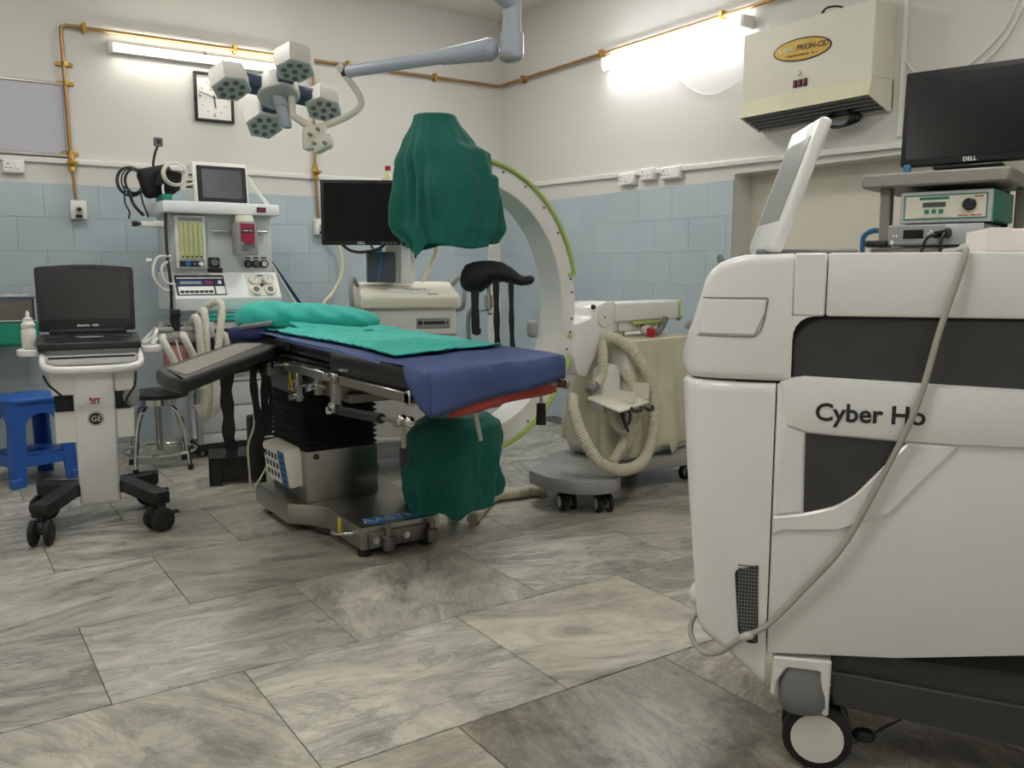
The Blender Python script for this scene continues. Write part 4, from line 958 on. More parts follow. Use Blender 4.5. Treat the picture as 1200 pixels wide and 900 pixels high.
for x, r_ in ((1.487, .016), (1.565, .018)): B().cyl((x, -.128, .762), (x, -.152, .762), r_, r_ * .85, 16).to('control_knob', 'black_plastic', am)
B().box(1.79, 1.80, -.138, -.128, .72, .80).to('tape', 'cream_old', am)
tag(B().box(1.345, 1.87, 5.055, 5.30, .812, .832, .006).box(1.36, 1.89, 5.06, 5.31, .833, .848, .006).to('folded_cloth', 'sheet_teal'), 'folded teal cloth on the worktop of the anaesthesia machine', 'cloth')
# sloped console
B().prism(rpoly([(-.035, .94), (.06, 1.09), (.40, 1.09), (.40, .87), (-.02, .87)], .006), 'x', 1.175, 1.795, .004, 1).to('console', 'am_light', am)
MS = T(1.485, -.035, .94) @ RX(-32.3)     # local x along, z up the slope, y into the panel
vp = B().box(-.295, -.015, -.003, .006, .02, .158, .003, 1, MS).to('ventilator_panel', 'ink', am)
B().box(-.285, -.025, -.0045, 0, .085, .125, 0, 1, MS).to('display_strip', 'navy', vp); B().box(-.285, -.025, -.0045, 0, .132, .140, 0, 1, MS).to('stripe', 'paper', vp)
B().box(-.27, -.15, -.006, 0, .094, .112, 0, 1, MS).to('readout', 'lcd', vp); B().box(-.125, -.085, -.006, 0, .096, .112, 0, 1, MS).to('alarm_readout', 'maroon', vp); B().box(-.055, -.035, -.006, 0, .094, .116, 0, 1, MS).to('key', 'paper', vp)
B().box(-.285, -.085, -.005, 0, .026, .078, 0, 1, MS).to('key_field', 'paper', vp); B().box(-.075, -.022, -.005, 0, .026, .078, 0, 1, MS).to('key_field', 'paper', vp)
for k in range(7): B().box(-.278 + k * .027, -.255 + k * .027, -.007, -.004, .034, .05, 0, 1, MS).to('key', 'ink', vp)
B().box(.115, .292, -.003, .004, .01, .160, .003, 1, MS).to('gauge_plate', 'cream_plastic', am)
for i, (x, z) in enumerate(((.16, .118), (.245, .118), (.16, .048), (.245, .048))):
    g = B().lathe([(.034, 0), (.034, .012), (.030, .016), (.028, .013), (0, .013)], (0, 0, 0), 24, MS @ T(x, -.003, z) @ RX(90)).to('gauge', 'cream_plastic', am)
    B().cyl((0, 0, 0), (0, 0, .002), .025 if i < 2 else .019, n=20).to('dial_face', 'paper' if i < 2 else 'ink_grey', g).matrix_local = MS @ T(x, -.016, z) @ RX(90)
    B().box(-.0015, .0015, -.004, .019, .0, .001).to('needle', 'ink', g).matrix_local = MS @ T(x, -.0185, z) @ RX(90) @ RZ(40 * i - 50)
B().prism([(0, .014), (.014, 0), (0, -.014), (-.014, 0)], 'y', -.008, 0, M=MS @ T(.203, -.002, .085)).to('diamond_badge', 'ink', am)
B().box(.185, .22, -.0045, 0, .147, .155, 0, 1, MS).to('plate_print', 'ink', am)
# tall panel and top shelf
B().box(1.185, 1.775, .06, .40, 1.088, 1.43, .008).to('upper_panel', 'am_grey', am)
B().box(1.135, 1.805, -.02, .48, 1.425, 1.492, .012).to('top_shelf', 'am_light', am)
B().box(1.665, 1.72, -.0225, -.018, 1.443, 1.472).to('maker_plate', 'ink', am); B().box(1.672, 1.713, -.0235, -.02, 1.450, 1.463).to('maker_print', 'maroon', am)
ff = B().box(1.205, 1.375, .028, .062, 1.11, 1.415, .006).to('flowmeter_frame', 'am_light', am)
B().box(1.222, 1.358, .024, .03, 1.165, 1.375).to('flowmeter_window', 'flow_glass', ff)
for k in range(5):
    B().cyl((1.238 + k * .026, .018, 1.17), (1.238 + k * .026, .018, 1.37), .0065, n=10).to('flow_tube', 'flow_glass', ff)
    B().ball((1.238 + k * .026, .014, 1.18), .006, 8, 6).to('float', 'ink', ff)
B().box(1.225, 1.355, .022, .03, 1.385, 1.403).to('header_label', 'grey_plastic', ff)
B().box(1.222, 1.36, .022, .03, 1.122, 1.155).to('knob_strip', 'ink', ff)
for x, m_ in ((1.262, 'blue_print'), (1.30, 'ink_grey'), (1.337, 'white_gloss')): B().cyl((x, .024, 1.138), (x, -.008, 1.138), .0135 if m_ != 'ink_grey' else .007, n=16).to('flow_knob', m_, ff)
B().box(1.392, 1.455, .054, .062, 1.118, 1.175).box(1.385, 1.47, .054, .062, 1.09, 1.114).to('oxygen_plate', 'ink', am)
B().cyl((1.424, .055, 1.147), (1.424, .035, 1.147), .02, n=18).to('oxygen_knob', 'mid_grey', am)
B().tube([(1.41, .035, 1.33), (1.74, .035, 1.33)], .010, 12, straight=True).cyl((1.43, .035, 1.33), (1.43, .062, 1.33), .008).cyl((1.72, .035, 1.33), (1.72, .062, 1.33), .008).to('vaporiser_rail', 'chrome', am)
for i, x in enumerate((1.625, 1.672, 1.722)):
    g = B().lathe([(.024, 0), (.024, .014), (.020, .017), (.018, .013), (0, .013)], (0, 0, 0), 20, T(x, .06, 1.14) @ RX(90)).to('pipeline_gauge', 'black_plastic', am)
    B().cyl((x, .047, 1.14), (x, .0445, 1.14), .016, n=16).to('dial_face', ('slate', 'ink_grey', 'paper')[i], g); B().box(-.001, .001, -.003, .012, 0, .001).to('needle', 'red' if i < 2 else 'ink', g).matrix_local = T(x, .043, 1.14) @ RX(90) @ RZ(-50)
    B().box(x - .016, x + .016, .058, .062, 1.172, 1.180).to('gauge_label', 'ink', g)
vz = thing('vaporiser', 'grey and pink anaesthetic vaporiser hanging on the chrome rail', 'vaporiser', (1.585, 5.2, 0))
B().prism(rpoly([(-.06, 1.19), (.06, 1.19), (.06, 1.36), (.045, 1.385), (-.045, 1.385), (-.06, 1.36)], .008), 'y', -.085, .028, .006, 2).to('vaporiser_body', 'grey_plastic', vz)
B().lathe([(.05, 1.38), (.052, 1.40), (.046, 1.42), (0, 1.422)], (0, -.03, 0), 24).to('dial', 'cream_plastic', vz)
B().box(-.04, .04, -.089, -.084, 1.27, 1.372).to('agent_label', 'maroon', vz); B().box(-.03, .03, -.091, -.087, 1.32, 1.342).to('label_band', 'ink', vz)
fine_print(B(), .05, .009, T(0, -.0912, 1.331), 8).to('label_print', 'paper', vz)
B().box(-.02, .035, -.091, -.086, 1.255, 1.285).to('label_tab', 'maroon', vz); B().box(-.035, .0, -.089, -.084, 1.215, 1.25).box(.012, .04, -.089, -.084, 1.235, 1.25).to('label_print', 'ink_grey', vz)
# left side fittings of the machine
fit = B().tube([(1.17, .08, 1.36), (1.10, .06, 1.36)], .022, 12, straight=True).box(1.03, 1.17, .04, .08, 1.345, 1.375, .006).to('side_arm', 'white_plastic', am)
B().cyl((1.10, .06, 1.36), (1.0, .06, 1.36), .008).box(.985, 1.015, .04, .08, 1.345, 1.375, .006).to('arm_knob', 'black_plastic', am)
B().tube([(1.165, .02, 1.49), (1.155, .02, 1.38), (1.15, .0, 1.2), (1.155, -.03, 1.0), (1.15, -.02, .80)], .009).to('hose_pole', 'black_plastic', am)
B().tube([(1.17, .0, 1.18), (1.09, -.02, 1.17), (1.06, -.04, 1.08), (1.10, -.04, 1.0), (1.17, -.02, .985)], .008).tube([(1.17, .0, 1.16), (1.11, -.03, 1.12), (1.12, -.04, 1.04), (1.18, -.03, 1.02)], .007).to('side_tubing', 'hose_white', am)
B().cyl((1.06, -.02, 1.155), (1.03, -.02, 1.155), .012).to('tubing_plug', 'white_gloss', am)
# absorber and breathing hoses
ab_ = B().box(1.035, 1.245, -.20, -.06, .70, .765, .012).box(1.035, 1.12, -.205, -.065, .76, .79, .012).box(1.155, 1.245, -.205, -.065, .76, .79, .012).to('absorber_head', 'grey_plastic', am)
for x in (1.08, 1.20): B().lathe([(.036, .0), (.036, .012), (.02, .026), (0, .028)], (x, -.135, .788), 18).to('valve_dome', 'chrome', ab_)
B().lathe([(.07, 0), (.075, .01), (.075, .20), (.07, .21)], (1.15, -.12, .48), 20).to('absorber_canister', 'pink', am); B().lathe([(.08, 0), (.08, .05)], (1.15, -.12, .44), 20).to('canister_foot', 'box_green', am)
B().cyl((1.14, -.16, .74), (1.14, -.16, .87), .024).box(1.115, 1.165, -.185, -.135, .84, .885, .006).to('pressure_valve', 'black_plastic', am)
for i, pts in enumerate((
    [(1.06, -.21, .74), (1.05, -.25, .72), (1.075, -.27, .66), (1.12, -.27, .55), (1.15, -.27, .45)],
    [(1.17, -.21, .74), (1.155, -.26, .745), (1.17, -.28, .70), (1.21, -.27, .60), (1.24, -.27, .45)],
    [(1.24, -.12, .80), (1.235, -.20, .84), (1.245, -.23, .80), (1.25, -.24, .60), (1.255, -.24, .35), (1.25, -.22, .28), (1.22, -.21, .35)],
    [(1.275, -.12, .84), (1.28, -.19, .875), (1.285, -.22, .84), (1.285, -.23, .60), (1.28, -.23, .35), (1.275, -.20, .27), (1.25, -.2, .30)],
    [(1.33, -.12, .90), (1.37, -.18, .925), (1.385, -.21, .88), (1.36, -.23, .75), (1.33, -.24, .55), (1.315, -.24, .35), (1.30, -.22, .28)],
    [(1.37, -.14, .70), (1.385, -.20, .74), (1.40, -.21, .66), (1.37, -.23, .52), (1.34, -.24, .40), (1.33, -.22, .3)],
    )):
    B().hose(pts, .021, .011, .1, 10).to('breathing_hose', 'hose_white', am)
B().tube([(1.13, -.20, .72), (1.14, -.24, .62), (1.18, -.25, .50), (1.2, -.24, .42)], .006).to('sampling_line', 'hose_white', am)
# hoses falling from the right of the machine to the floor
tag(B().tube([(1.80, 5.35, 1.15), (1.90, 5.34, 1.0), (2.02, 5.34, .82), (2.10, 5.34, .68), (2.13, 5.34, .3), (2.13, 5.35, .02)], .010).to('dark_hose', 'navy'), 'dark blue gas hose slanting down beside the anaesthesia machine', 'hose')
tag(B().tube([(1.79, 5.33, 1.14), (1.87, 5.32, 1.0), (1.97, 5.32, .82), (2.05, 5.32, .68), (2.08, 5.32, .3), (2.08, 5.33, .02)], .010).to('pale_hose', 'hose_white'), 'pale gas hose slanting down beside the dark blue one', 'hose')
tag(B().tube([(2.38, YB - .09, 1.40), (2.47, YB - .08, 1.28), (2.49, YB - .08, 1.10), (2.42, YB - .08, .95), (2.33, YB - .10, .85), (2.28, YB - .10, .60), (2.26, YB - .10, .02)], .012).to('wall_hose', 'cream_old'), 'cream gas hose curving down from the outlet behind the monitor', 'hose')
# ---- patient monitor on top
pm = thing('patient_monitor', 'small white patient monitor with dark screen on top of the anaesthesia machine', 'monitor', (1.52, 5.42, 1.492), 0)
MP = T(0, 0, .005) @ RX(-6)
B().box(-.165, .165, -.04, .10, 0, .245, .014, 3, MP).to('monitor_case', 'white_plastic', pm)
B().box(-.138, .155, -.044, -.035, .008, .222, .006, 1, MP).to('bezel', 'black_plastic', pm); B().box(-.11, .125, -.0455, -.04, .03, .20, 0, 1, MP).to('screen', 'screen_grey', pm)
B().box(-.162, -.142, -.046, -.03, .06, .165, .004, 1, MP).to('connector_block', 'paper', pm)
for x in (-.12, .12): B().box(x - .02, x + .02, -.05, .08, 0, .012).to('foot', 'black_rubber', pm)
for z in (.10, .13, .17): B().cyl((-.165, -.02, z), (-.20, -.03, z - .004), .006, n=8).to('cable_plug', 'ink', pm)
B().tube([(.17, .02, .20), (.22, -.02, .10), (.27, -.10, .004)], .006, straight=True).tube([(.17, .04, .17), (.24, -.03, .06), (.265, -.07, .006)], .006, straight=True).to('support_stay', 'white_plastic', pm)
# ---- cables, cuff and gooseneck at the left of the monitor
gn = thing('gooseneck_lamp', 'small square lamp head on a black gooseneck above the anaesthesia machine', 'lamp', (1.155, 5.46, 1.492))
B().tube([(.03, 0, 0), (.02, 0, .1), (0, 0, .2), (.01, -.01, .28), (.028, -.02, .33)], .007).to('gooseneck', 'black_plastic', gn)
B().box(-.024, .024, -.014, .014, .325, .375, .004, 1, T(.03, -.02, 0)).to('lamp_head', 'steel_dull', gn); B().box(-.012, .012, -.017, -.013, .337, .362, 0, 1, T(.03, -.02, 0)).to('lens', 'ink', gn)
cf = B().box(-.10, .10, -.05, .05, 0, .17, .04, 3, T(1.17, 5.36, 1.525) @ RY(-14) @ RZ(10)).box(-.07, .07, -.07, -.03, .03, .14, .03, 3, T(1.18, 5.34, 1.53) @ RY(12))
for i, p in enumerate(cf.v): cf.v[i] = (p[0] + .012 * nz(p[1] * 14, p[2] * 14, 1), p[1], p[2] + .010 * nz(p[0] * 16, p[1] * 16, 1, 2.))
tag(cf.to('pressure_cuff', 'black_matte'), 'black blood pressure cuff rolled up beside the small monitor', 'cuff')
wr_ = B()
for k in range(5): wr_.tube([(1.225 + (.058 + .003 * k) * math.cos(a), 5.235 + .004 * k, 1.645 + (.058 + .002 * k) * math.sin(a)) for a in [i * math.pi / 8 for i in range(16)]], .0045, 6, 3, True)
wr_.tube([(1.28, 5.29, 1.62), (1.34, 5.33, 1.63), (1.37, 5.38, 1.66)], .004).tube([(1.17, 5.285, 1.62), (1.16, 5.27, 1.56), (1.165, 5.26, 1.51), (1.18, 5.26, 1.48)], .007).tube([(1.28, 5.28, 1.63), (1.32, 5.34, 1.60), (1.36, 5.38, 1.62)], .004)
tag(wr_.to('white_cable_coil', 'hose_white'), 'coil of pale cable hung in front of the black cuff', 'cable')
bc = B()
for k in range(6): bc.tube([(1.02 + .012 * math.sin(k) + (.045 + .006 * k) * math.cos(a), 5.34 + .005 * k, 1.60 + (.062 + .004 * k) * math.sin(a)) for a in [i * math.pi / 8 for i in range(16)]], .0045, 6, 3, True)
bc.tube([(.97, 5.33, 1.57), (.965, 5.32, 1.48), (.985, 5.32, 1.43), (.98, 5.32, 1.39)], .005).tube([(.99, 5.33, 1.55), (1.01, 5.32, 1.47), (1.06, 5.32, 1.41)], .009).tube([(1.05, 5.33, 1.55), (1.06, 5.32, 1.48), (1.08, 5.32, 1.42), (1.085, 5.32, 1.40)], .005)
bc.tube([(1.05, 5.35, 1.66), (1.10, 5.36, 1.665), (1.16, 5.37, 1.65)], .006)
tag(bc.to('black_cable_coil', 'ink'), 'hanging coil of black lead cables left of the cuff', 'cable')
gc = B().box(1.145, 1.20, 5.22, 5.40, 1.494, 1.53, .008); tag(gc.to('green_packet', 'box_green'), 'small green packet under the cuff on the machine top', 'packet')

# ================================================================== monitor cart of the C-arm
mc = thing('monitor_cart', 'cream C-arm monitor cart with sloped keyboard lid and film printer', 'cart', (2.15, 4.16, 0), -18)
W2 = .265
B().box(-W2 + .015, W2 - .015, .0, .50, .17, .95, .012).to('cart_body', 'white_plastic', mc)
B().prism(rpoly([(-.035, .90), (-.035, .965), (.22, 1.035), (.50, 1.035), (.50, .90)], [.012, .02, .03, .01, .005]), 'x', -W2, W2, .012, 3).to('keyboard_lid', 'cream_plastic', mc)
MK = T(0, -.035, .965) @ RX(15.3)
B().box(-.11, .11, .065, .135, -.005, .008, .006, 2, MK).to('lid_bump', 'cream_plastic', mc); B().text('Allengers', .03, MK @ T(.035, .10, .0085), .0006, shear=.3, bold=.0004).to('lid_lettering', 'teal_print', mc)
B().box(-.16, .08, .015, .05, -.002, .002, 0, 1, MK).to('palm_groove', 'white_plastic', mc); B().box(.09, .15, .02, .042, -.002, .002, 0, 1, MK).to('lid_label', 'grey_plastic', mc)
pn = B().box(.03, .215, -.008, .002, .79, .845, .004, 1).to('film_printer', 'grey_plastic', mc)
B().box(.07, .185, -.011, -.006, .812, .828).to('film_slot', 'ink', pn); B().box(.038, .06, -.010, -.006, .81, .83).to('printer_keys', 'ink', pn); B().box(.195, .203, -.01, -.006, .812, .828).to('printer_keys', 'ink', pn)
B().prism([(-.002, .76), (-.002, .70), (.03, .66), (.03, .76)], 'x', -W2 + .016, W2 - .016).to('lower_step', 'grey_plastic', mc)
for sx in (-1, 1): B().tube([(sx * W2, .10, .88), (sx * (W2 + .035), .06, .90), (sx * (W2 + .045), .06, 1.0), (sx * (W2 + .03), .10, 1.06), (sx * W2, .16, 1.02)], .012).to('side_handle', 'grey_plastic', mc)
B().box(-W2 - .01, W2 + .01, -.03, .52, .09, .17, .015).to('base_plinth', 'grey_plastic', mc)
B().tube([(-.22, -.06, .20), (.22, -.06, .20)], .013, straight=True).cyl((-.2, -.06, .2), (-.2, 0, .2), .01).cyl((.2, -.06, .2), (.2, 0, .2), .01).to('foot_rail', 'white_plastic', mc)
for x in (-.22, .22):
    for y in (.03, .44): caster(mc, x, y, .10, .042, hub='mid_grey')
# monitor mast and rear housing
B().prism([(-.035, 1.03), (.035, 1.03), (.02, 1.20), (.0, 1.42), (-.05, 1.42), (-.03, 1.20)], 'y', .10, .15, .006, 2).to('monitor_mast', 'white_gloss', mc)
B().box(-.26, .32, .12, .17, 1.36, 1.44, .008).to('monitor_bridge', 'white_plastic', mc)
B().box(-.10, .06, .21, .33, 1.03, 1.525, .01).to('rear_housing', 'white_plastic', mc)
B().tube([(.12, .30, 1.03), (.18, .25, 1.18), (.22, .2, 1.36)], .012, straight=True).to('mast_brace', 'cream_old', mc)
def flatmon(name, label, M, w_, h_, parent_xy, logo=None, knobs=True):
    t = thing(name, label, 'monitor', (0, 0, 0)); t.matrix_world = M
    B().box(-w_ / 2, w_ / 2, -.018, .022, -h_ / 2, h_ / 2, .006, 2).to('monitor_case', 'black_plastic', t)
    B().box(-w_ / 2 + .017, w_ / 2 - .017, -.0205, -.016, -h_ / 2 + .022, h_ / 2 - .017).to('screen', 'screen_black', t)
    B().box(-.10, .10, .02, .05, -.09, .09, .01).to('rear_bulge', 'black_plastic', t)
    if knobs:
        for k in range(4): B().box(w_ / 2 - .10 + k * .022, w_ / 2 - .088 + k * .022, -.0205, -.017, -h_ / 2 + .008, -h_ / 2 + .013).to('menu_button', 'grey_plastic', t)
    if logo: B().text(logo, .018, T(0, -.0187, -h_ / 2 + .011) @ FRONT, .0004, bold=.0004).to('maker_lettering', 'white_gloss', t)
    return t
MM = T(2.15, 4.16, 0) @ RZ(-18)
m1 = flatmon('flat_monitor', 'square black monitor on the cream cart left of the green drape', MM @ T(-.25, .03, 1.40) @ RZ(-10) @ RY(0), .41, .335, None, 'DELL')
B().tube([(-.10, -.0, -.165), (-.06, -.012, -.195), (0, -.015, -.205), (.08, -.012, -.19), (.12, 0, -.165)], .008).to('stand_foot', 'black_plastic', m1)
m2 = flatmon('flat_monitor', 'second black monitor mostly hidden behind the green detector drape', MM @ T(.175, .05, 1.40) @ RZ(-12), .41, .335, None)
sb = thing('slate_box', 'dark slate blue box standing on the monitor cart lid', 'box', (0, 0, 0)); sb.matrix_world = MM @ T(-.14, .15, 1.036)
B().box(-.07, .08, -.03, .04, 0, .165, .004, 1).to('box_case', 'slate', sb); B().box(-.06, .07, -.033, -.028, .012, .15).to('front_panel', 'slate', sb)
tag(B().tube([(2.03, 4.27, 1.22), (2.035, 4.27, 1.14), (2.02, 4.275, 1.08), (2.03, 4.28, 1.05)], .004).tube([(1.98, 4.28, 1.25), (1.985, 4.27, 1.22), (2.01, 4.27, 1.20), (2.04, 4.27, 1.21)], .006).to('monitor_leads', 'blue_print'), 'blue leads dangling below the square monitor', 'cable')
bt = thing('plastic_bottle', 'clear plastic bottle with red cap behind the square monitor', 'bottle', (0, 0, 0)); bt.matrix_world = MM @ T(-.07, .27, 1.525)
B().lathe([(.034, 0), (.036, .005), (.036, .07), (.03, .085), (.014, .115), (.013, .125)], (0, 0, 0), 18).to('bottle_body', 'flow_glass', bt); B().lathe([(.016, .122), (.016, .145), (.013, .147)], (0, 0, 0), 16).to('cap', 'red', bt)

# ================================================================== surgical light
sl = thing('surgical_light', 'white surgical light with four hexagonal lamp pods on a jointed arm', 'surgical light')
FW = Vector((math.sin(R(34)), math.cos(R(34)), 0)); RT = Vector((math.cos(R(34)), -math.sin(R(34)), 0)); UP = Vector((0, 0, 1))
ax_b = (RT * .114 + UP * .095 - FW * .150).normalized(); ax_a = RT * .212 - UP * .028 + FW * .1437; ax_a = (ax_a - ax_b * ax_a.dot(ax_b)).normalized()
nrm = ax_a.cross(ax_b).normalized(); nrm = nrm if nrm.z < 0 else -nrm       # the lamps face this way
def frame(o, x, z):
    x = x.normalized(); z = z.normalized(); y = z.cross(x); return Matrix(((x.x, y.x, z.x, o.x), (x.y, y.y, z.y, o.y), (x.z, y.z, z.z, o.z), (0, 0, 0, 1)))
hub = Vector((1.372, 3.90, 1.875))
HM = frame(hub, ax_a, -nrm)
B().lathe([(.06, -.012), (.088, -.01), (.094, 0), (.090, .07), (.07, .09), (0, .092)], (0, 0, 0), 32, HM).to('hub', 'white_plastic', sl)
B().lathe([(.035, -.013), (.085, -.0135), (.085, -.008), (.035, -.008)], (0, 0, 0), 32, HM).to('hub_face', 'lamp_grey', sl)
hd = B().lathe([(.034, 0), (.034, -.04), (.028, -.045), (.026, -.13), (.020, -.14), (0, -.141)], (0, 0, 0), 24, frame(hub + nrm * .008, RT, (UP * .9 - RT * .25 - nrm * .3))).to('sterile_handle', 'arm_blue', sl)
hexa = lambda r: [(r * math.cos(k * math.pi / 3 + math.pi / 6), r * math.sin(k * math.pi / 3 + math.pi / 6)) for k in range(6)]
y_ax = HM.to_3x3() @ Vector((0, 1, 0))
for k in range(4):
    a = R(90 * k)
    d = ax_a * math.cos(a) + ax_b * math.sin(a)
    p = hub + d * (.205 if k % 2 else .212) + nrm * .01
    tiltv = (nrm - d * .12 + FW * -.05).normalized()
    PM = frame(p, RT * 1.0 - tiltv * RT.dot(tiltv), -tiltv)
    pod = B().loft([[(r * x, r * y, z) for x, y in hexa(1)] for r, z in ((.086, -.012), (.088, 0), (.092, .03), (.084, .075), (.078, .08))])
    pod.v = [tuple(PM @ Vector(v)) for v in pod.v]
    po = pod.to('lamp_pod', 'white_plastic', sl, smooth=20)
    B().prism(hexa(.078), 'z', -.016, -.011, M=PM).to('lamp_face', 'lamp_grey', po)
    for q in range(8):
        if q < 7: ang_ = q * 2 * math.pi / 7; lx, ly = .047 * math.cos(ang_), .047 * math.sin(ang_)
        else: lx = ly = 0
        B().lathe([(.0125, 0), (.0125, .004), (.008, .007), (0, .008)], (0, 0, 0), 12, PM @ T(lx, ly, -.016) @ RX(180)).to('led_lens', 'steel_dull', po)
    AM = frame(hub + nrm * -.03 + d * .11, d, -nrm)
    B().box(-.05, .05, -.035, .035, -.03, .03, .008, 2, AM).to('pod_arm', 'stub_blue', sl)
# yoke, joint and spring arm
def W3(r, f_, z): return RT * r + FW * f_ + UP * z
j0 = W3(-.90, 4.03, 1.735)
B().tube([hub + nrm * -.04 + RT * .06, W3(-.985, 4.0, 1.79), j0], .018, 12, straight=True).to('yoke', 'cream_plastic', sl)
B().tube([j0, W3(-.82, 4.02, 1.757), W3(-.73, 3.98, 1.785), W3(-.675, 3.96, 1.82), W3(-.67, 3.95, 1.86), W3(-.70, 3.93, 1.91), W3(-.755, 3.90, 1.985)], .0155, 12).to('arm_bow', 'cream_plastic', sl)
jb = B().box(-.055, .055, -.04, .04, -.10, -.0, .014, 2, frame(W3(-.885, 4.02, 1.745), RT + UP * .12, UP)).box(-.03, .06, -.05, .05, -.115, -.06, .012, 2, frame(W3(-.86, 4.0, 1.745), RT + UP * .5, UP))
for i, p in enumerate(jb.v): jb.v[i] = tuple(Vector(p) + Vector((1, .5, .7)) * .006 * noise.noise(Vector(p) * 25))
jb.to('joint_box', 'cream_plastic', sl)
for q in ((-.90, 3.97, 1.70), (-.86, 3.96, 1.72), (-.88, 3.96, 1.66), (-.83, 3.95, 1.66)): B().cyl(W3(*q), W3(q[0], q[1] - .03, q[2]), .008, n=8).to('joint_bolt', 'steel_dull', sl)
e0, e1 = W3(-.735, 3.92, 1.958), W3(-.06, 3.62, 1.985)
dv = e1 - e0
B().cyl(e0, e0 + dv * .05, .024, n=18).to('arm_ring', 'ink', sl)
B().cyl(e0 + dv * .03, e0 + dv * .72, .026, .028, 18).to('spring_arm', 'arm_blue', sl)
B().cyl(e0 + dv * .66, e0 + dv * .95, .032, .045, 18).ball(tuple(e0 + dv * .95), .046).to('arm_sleeve', 'arm_blue', sl)
el = W3(.0, 3.60, 1.985)
B().cyl(el - UP * .03, el + UP * .05, .048, n=20).ball(tuple(el - UP * .03), (.048, .048, .03)).to('elbow_joint', 'arm_blue', sl); B().ball(tuple(el - UP * .035 - RT * .015 - FW * .01), (.04, .04, .028)).to('elbow_cap', 'grey_plastic', sl)
top = el + UP * .175
B().cyl(el + UP * .05, top, .037, n=20).to('riser', 'arm_blue', sl)
mt_ = W3(-.55, 3.0, 2.48)
B().cyl(top - UP * .01 + RT * 0, mt_, .038, .042, 18).ball(tuple(top), .038).to('upper_arm', 'arm_blue', sl)
B().cyl(mt_ - UP * .06, Vector((mt_.x, mt_.y, ZC)), .05, n=20).lathe([(.12, ZC - .06), (.16, ZC)], (mt_.x, mt_.y, 0), 24).to('ceiling_mount', 'white_plastic', sl)

# ================================================================== laser machine (local x = along its side, y = into the machine)
LZ = 90 - 141
ls = thing('laser_machine', 'large white surgical laser console with dark side panels at the right', 'laser machine', (1.55, 1.10, 0), LZ)
WD = .46; XE = .74
def shell(name, poly, m, y0, y1, r=.012, parent=None, seg=2): return B().prism(poly, 'y', y0, y1, r, seg).to(name, m, parent or ls)
def itp(tab, x):
    if x <= tab[0][0]: return tab[0][1]
    for (xa, va), (xb, vb) in zip(tab, tab[1:]):
        if x <= xb: return va + (vb - va) * (x - xa) / (xb - xa)
    return tab[-1][1]
def nose(name, xs, zlo, zhi, inset):
    rings = []
    for x in xs:
        a, b = itp(zlo, x), itp(zhi, x); q = itp(inset, x); r_ = min(.022, (b - a) * .45)
        rings.append([(x, y, z) for y, z in rpoly([(q, a), (WD - q, a), (WD - q, b), (q, b)], r_, 4)])
    return B().loft(rings).to(name, 'white_gloss', ls, smooth=30)
ins = [(-.326, .13), (-.322, .10), (-.315, .075), (-.305, .052), (-.29, .03), (-.27, .014), (-.24, .004), (-.20, 0)]
nose('front_hood', [-.324, -.322, -.318, -.312, -.305, -.298, -.29, -.28, -.27, -.262, -.255, -.247, -.24, -.225, -.21, -.185, -.15, -.115, -.0905],
     [(-.324, .895), (-.318, .880), (-.31, .872), (-.30, .867), (-.09, .866)],
     [(-.324, .912), (-.318, .937), (-.305, .975), (-.292, 1.01), (-.27, 1.085), (-.262, 1.097), (-.255, 1.105), (-.24, 1.117), (-.21, 1.128), (-.185, 1.133), (-.09, 1.136)], ins)
nose('front_cover', [-.318, -.314, -.31, -.305, -.30, -.295, -.29, -.285, -.28, -.275, -.27, -.265, -.255, -.24, -.20, -.16, -.1165],
     [(-.318, .84), (-.312, .78), (-.30, .65), (-.275, .40), (-.268, .315), (-.255, .292), (-.24, .28), (-.20, .255), (-.1165, .184)],
     [(-.318, .855), (-.31, .861), (-.30, .863), (-.1, .863)], [(-.318, .085), (-.31, .06), (-.30, .04), (-.28, .018), (-.25, .004), (-.22, 0)])
hc = B().box(-.0905, -.0255, 0, WD, 1.006, 1.136, .004, 1)
cpts = [(-.0875, .870), (-.0875, .955), (-.086, .972), (-.081, .985), (-.072, .996), (-.060, 1.003), (-.045, 1.0065)]
for (xa, za), (xb, zb) in zip(cpts, cpts[1:]): hc.prism([(-.0905, za), (xa, za), (xb, zb), (-.0905, zb)], 'y', .001, WD - .001)
hc.to('hood_corner', 'white_gloss', ls)
B().box(-.20, XE - .03, .016, WD - .016, .28, 1.12).to('inner_core', 'black_matte', ls)
B().box(-.0235, XE, 0, WD, 1.006, 1.136, .006, 2).to('top_cover', 'white_gloss', ls)
B().prism(rpoly([(-.085, .873), (XE, .857), (XE, 1.003), (-.045, 1.003), (-.087, .965)], [.004, .004, .004, .05, .03], 5), 'y', .012, WD - .012, .004, 1).to('dark_band', 'dark_grey', ls)
lower = [(-.1145, .86), (-.085, .876), (-.06, .88), (XE, .856), (XE, .36), (.38, .322), (.15, .285), (-.1145, .262)]
lo = shell('side_cover', lower, 'white_gloss', .0, WD, .008)
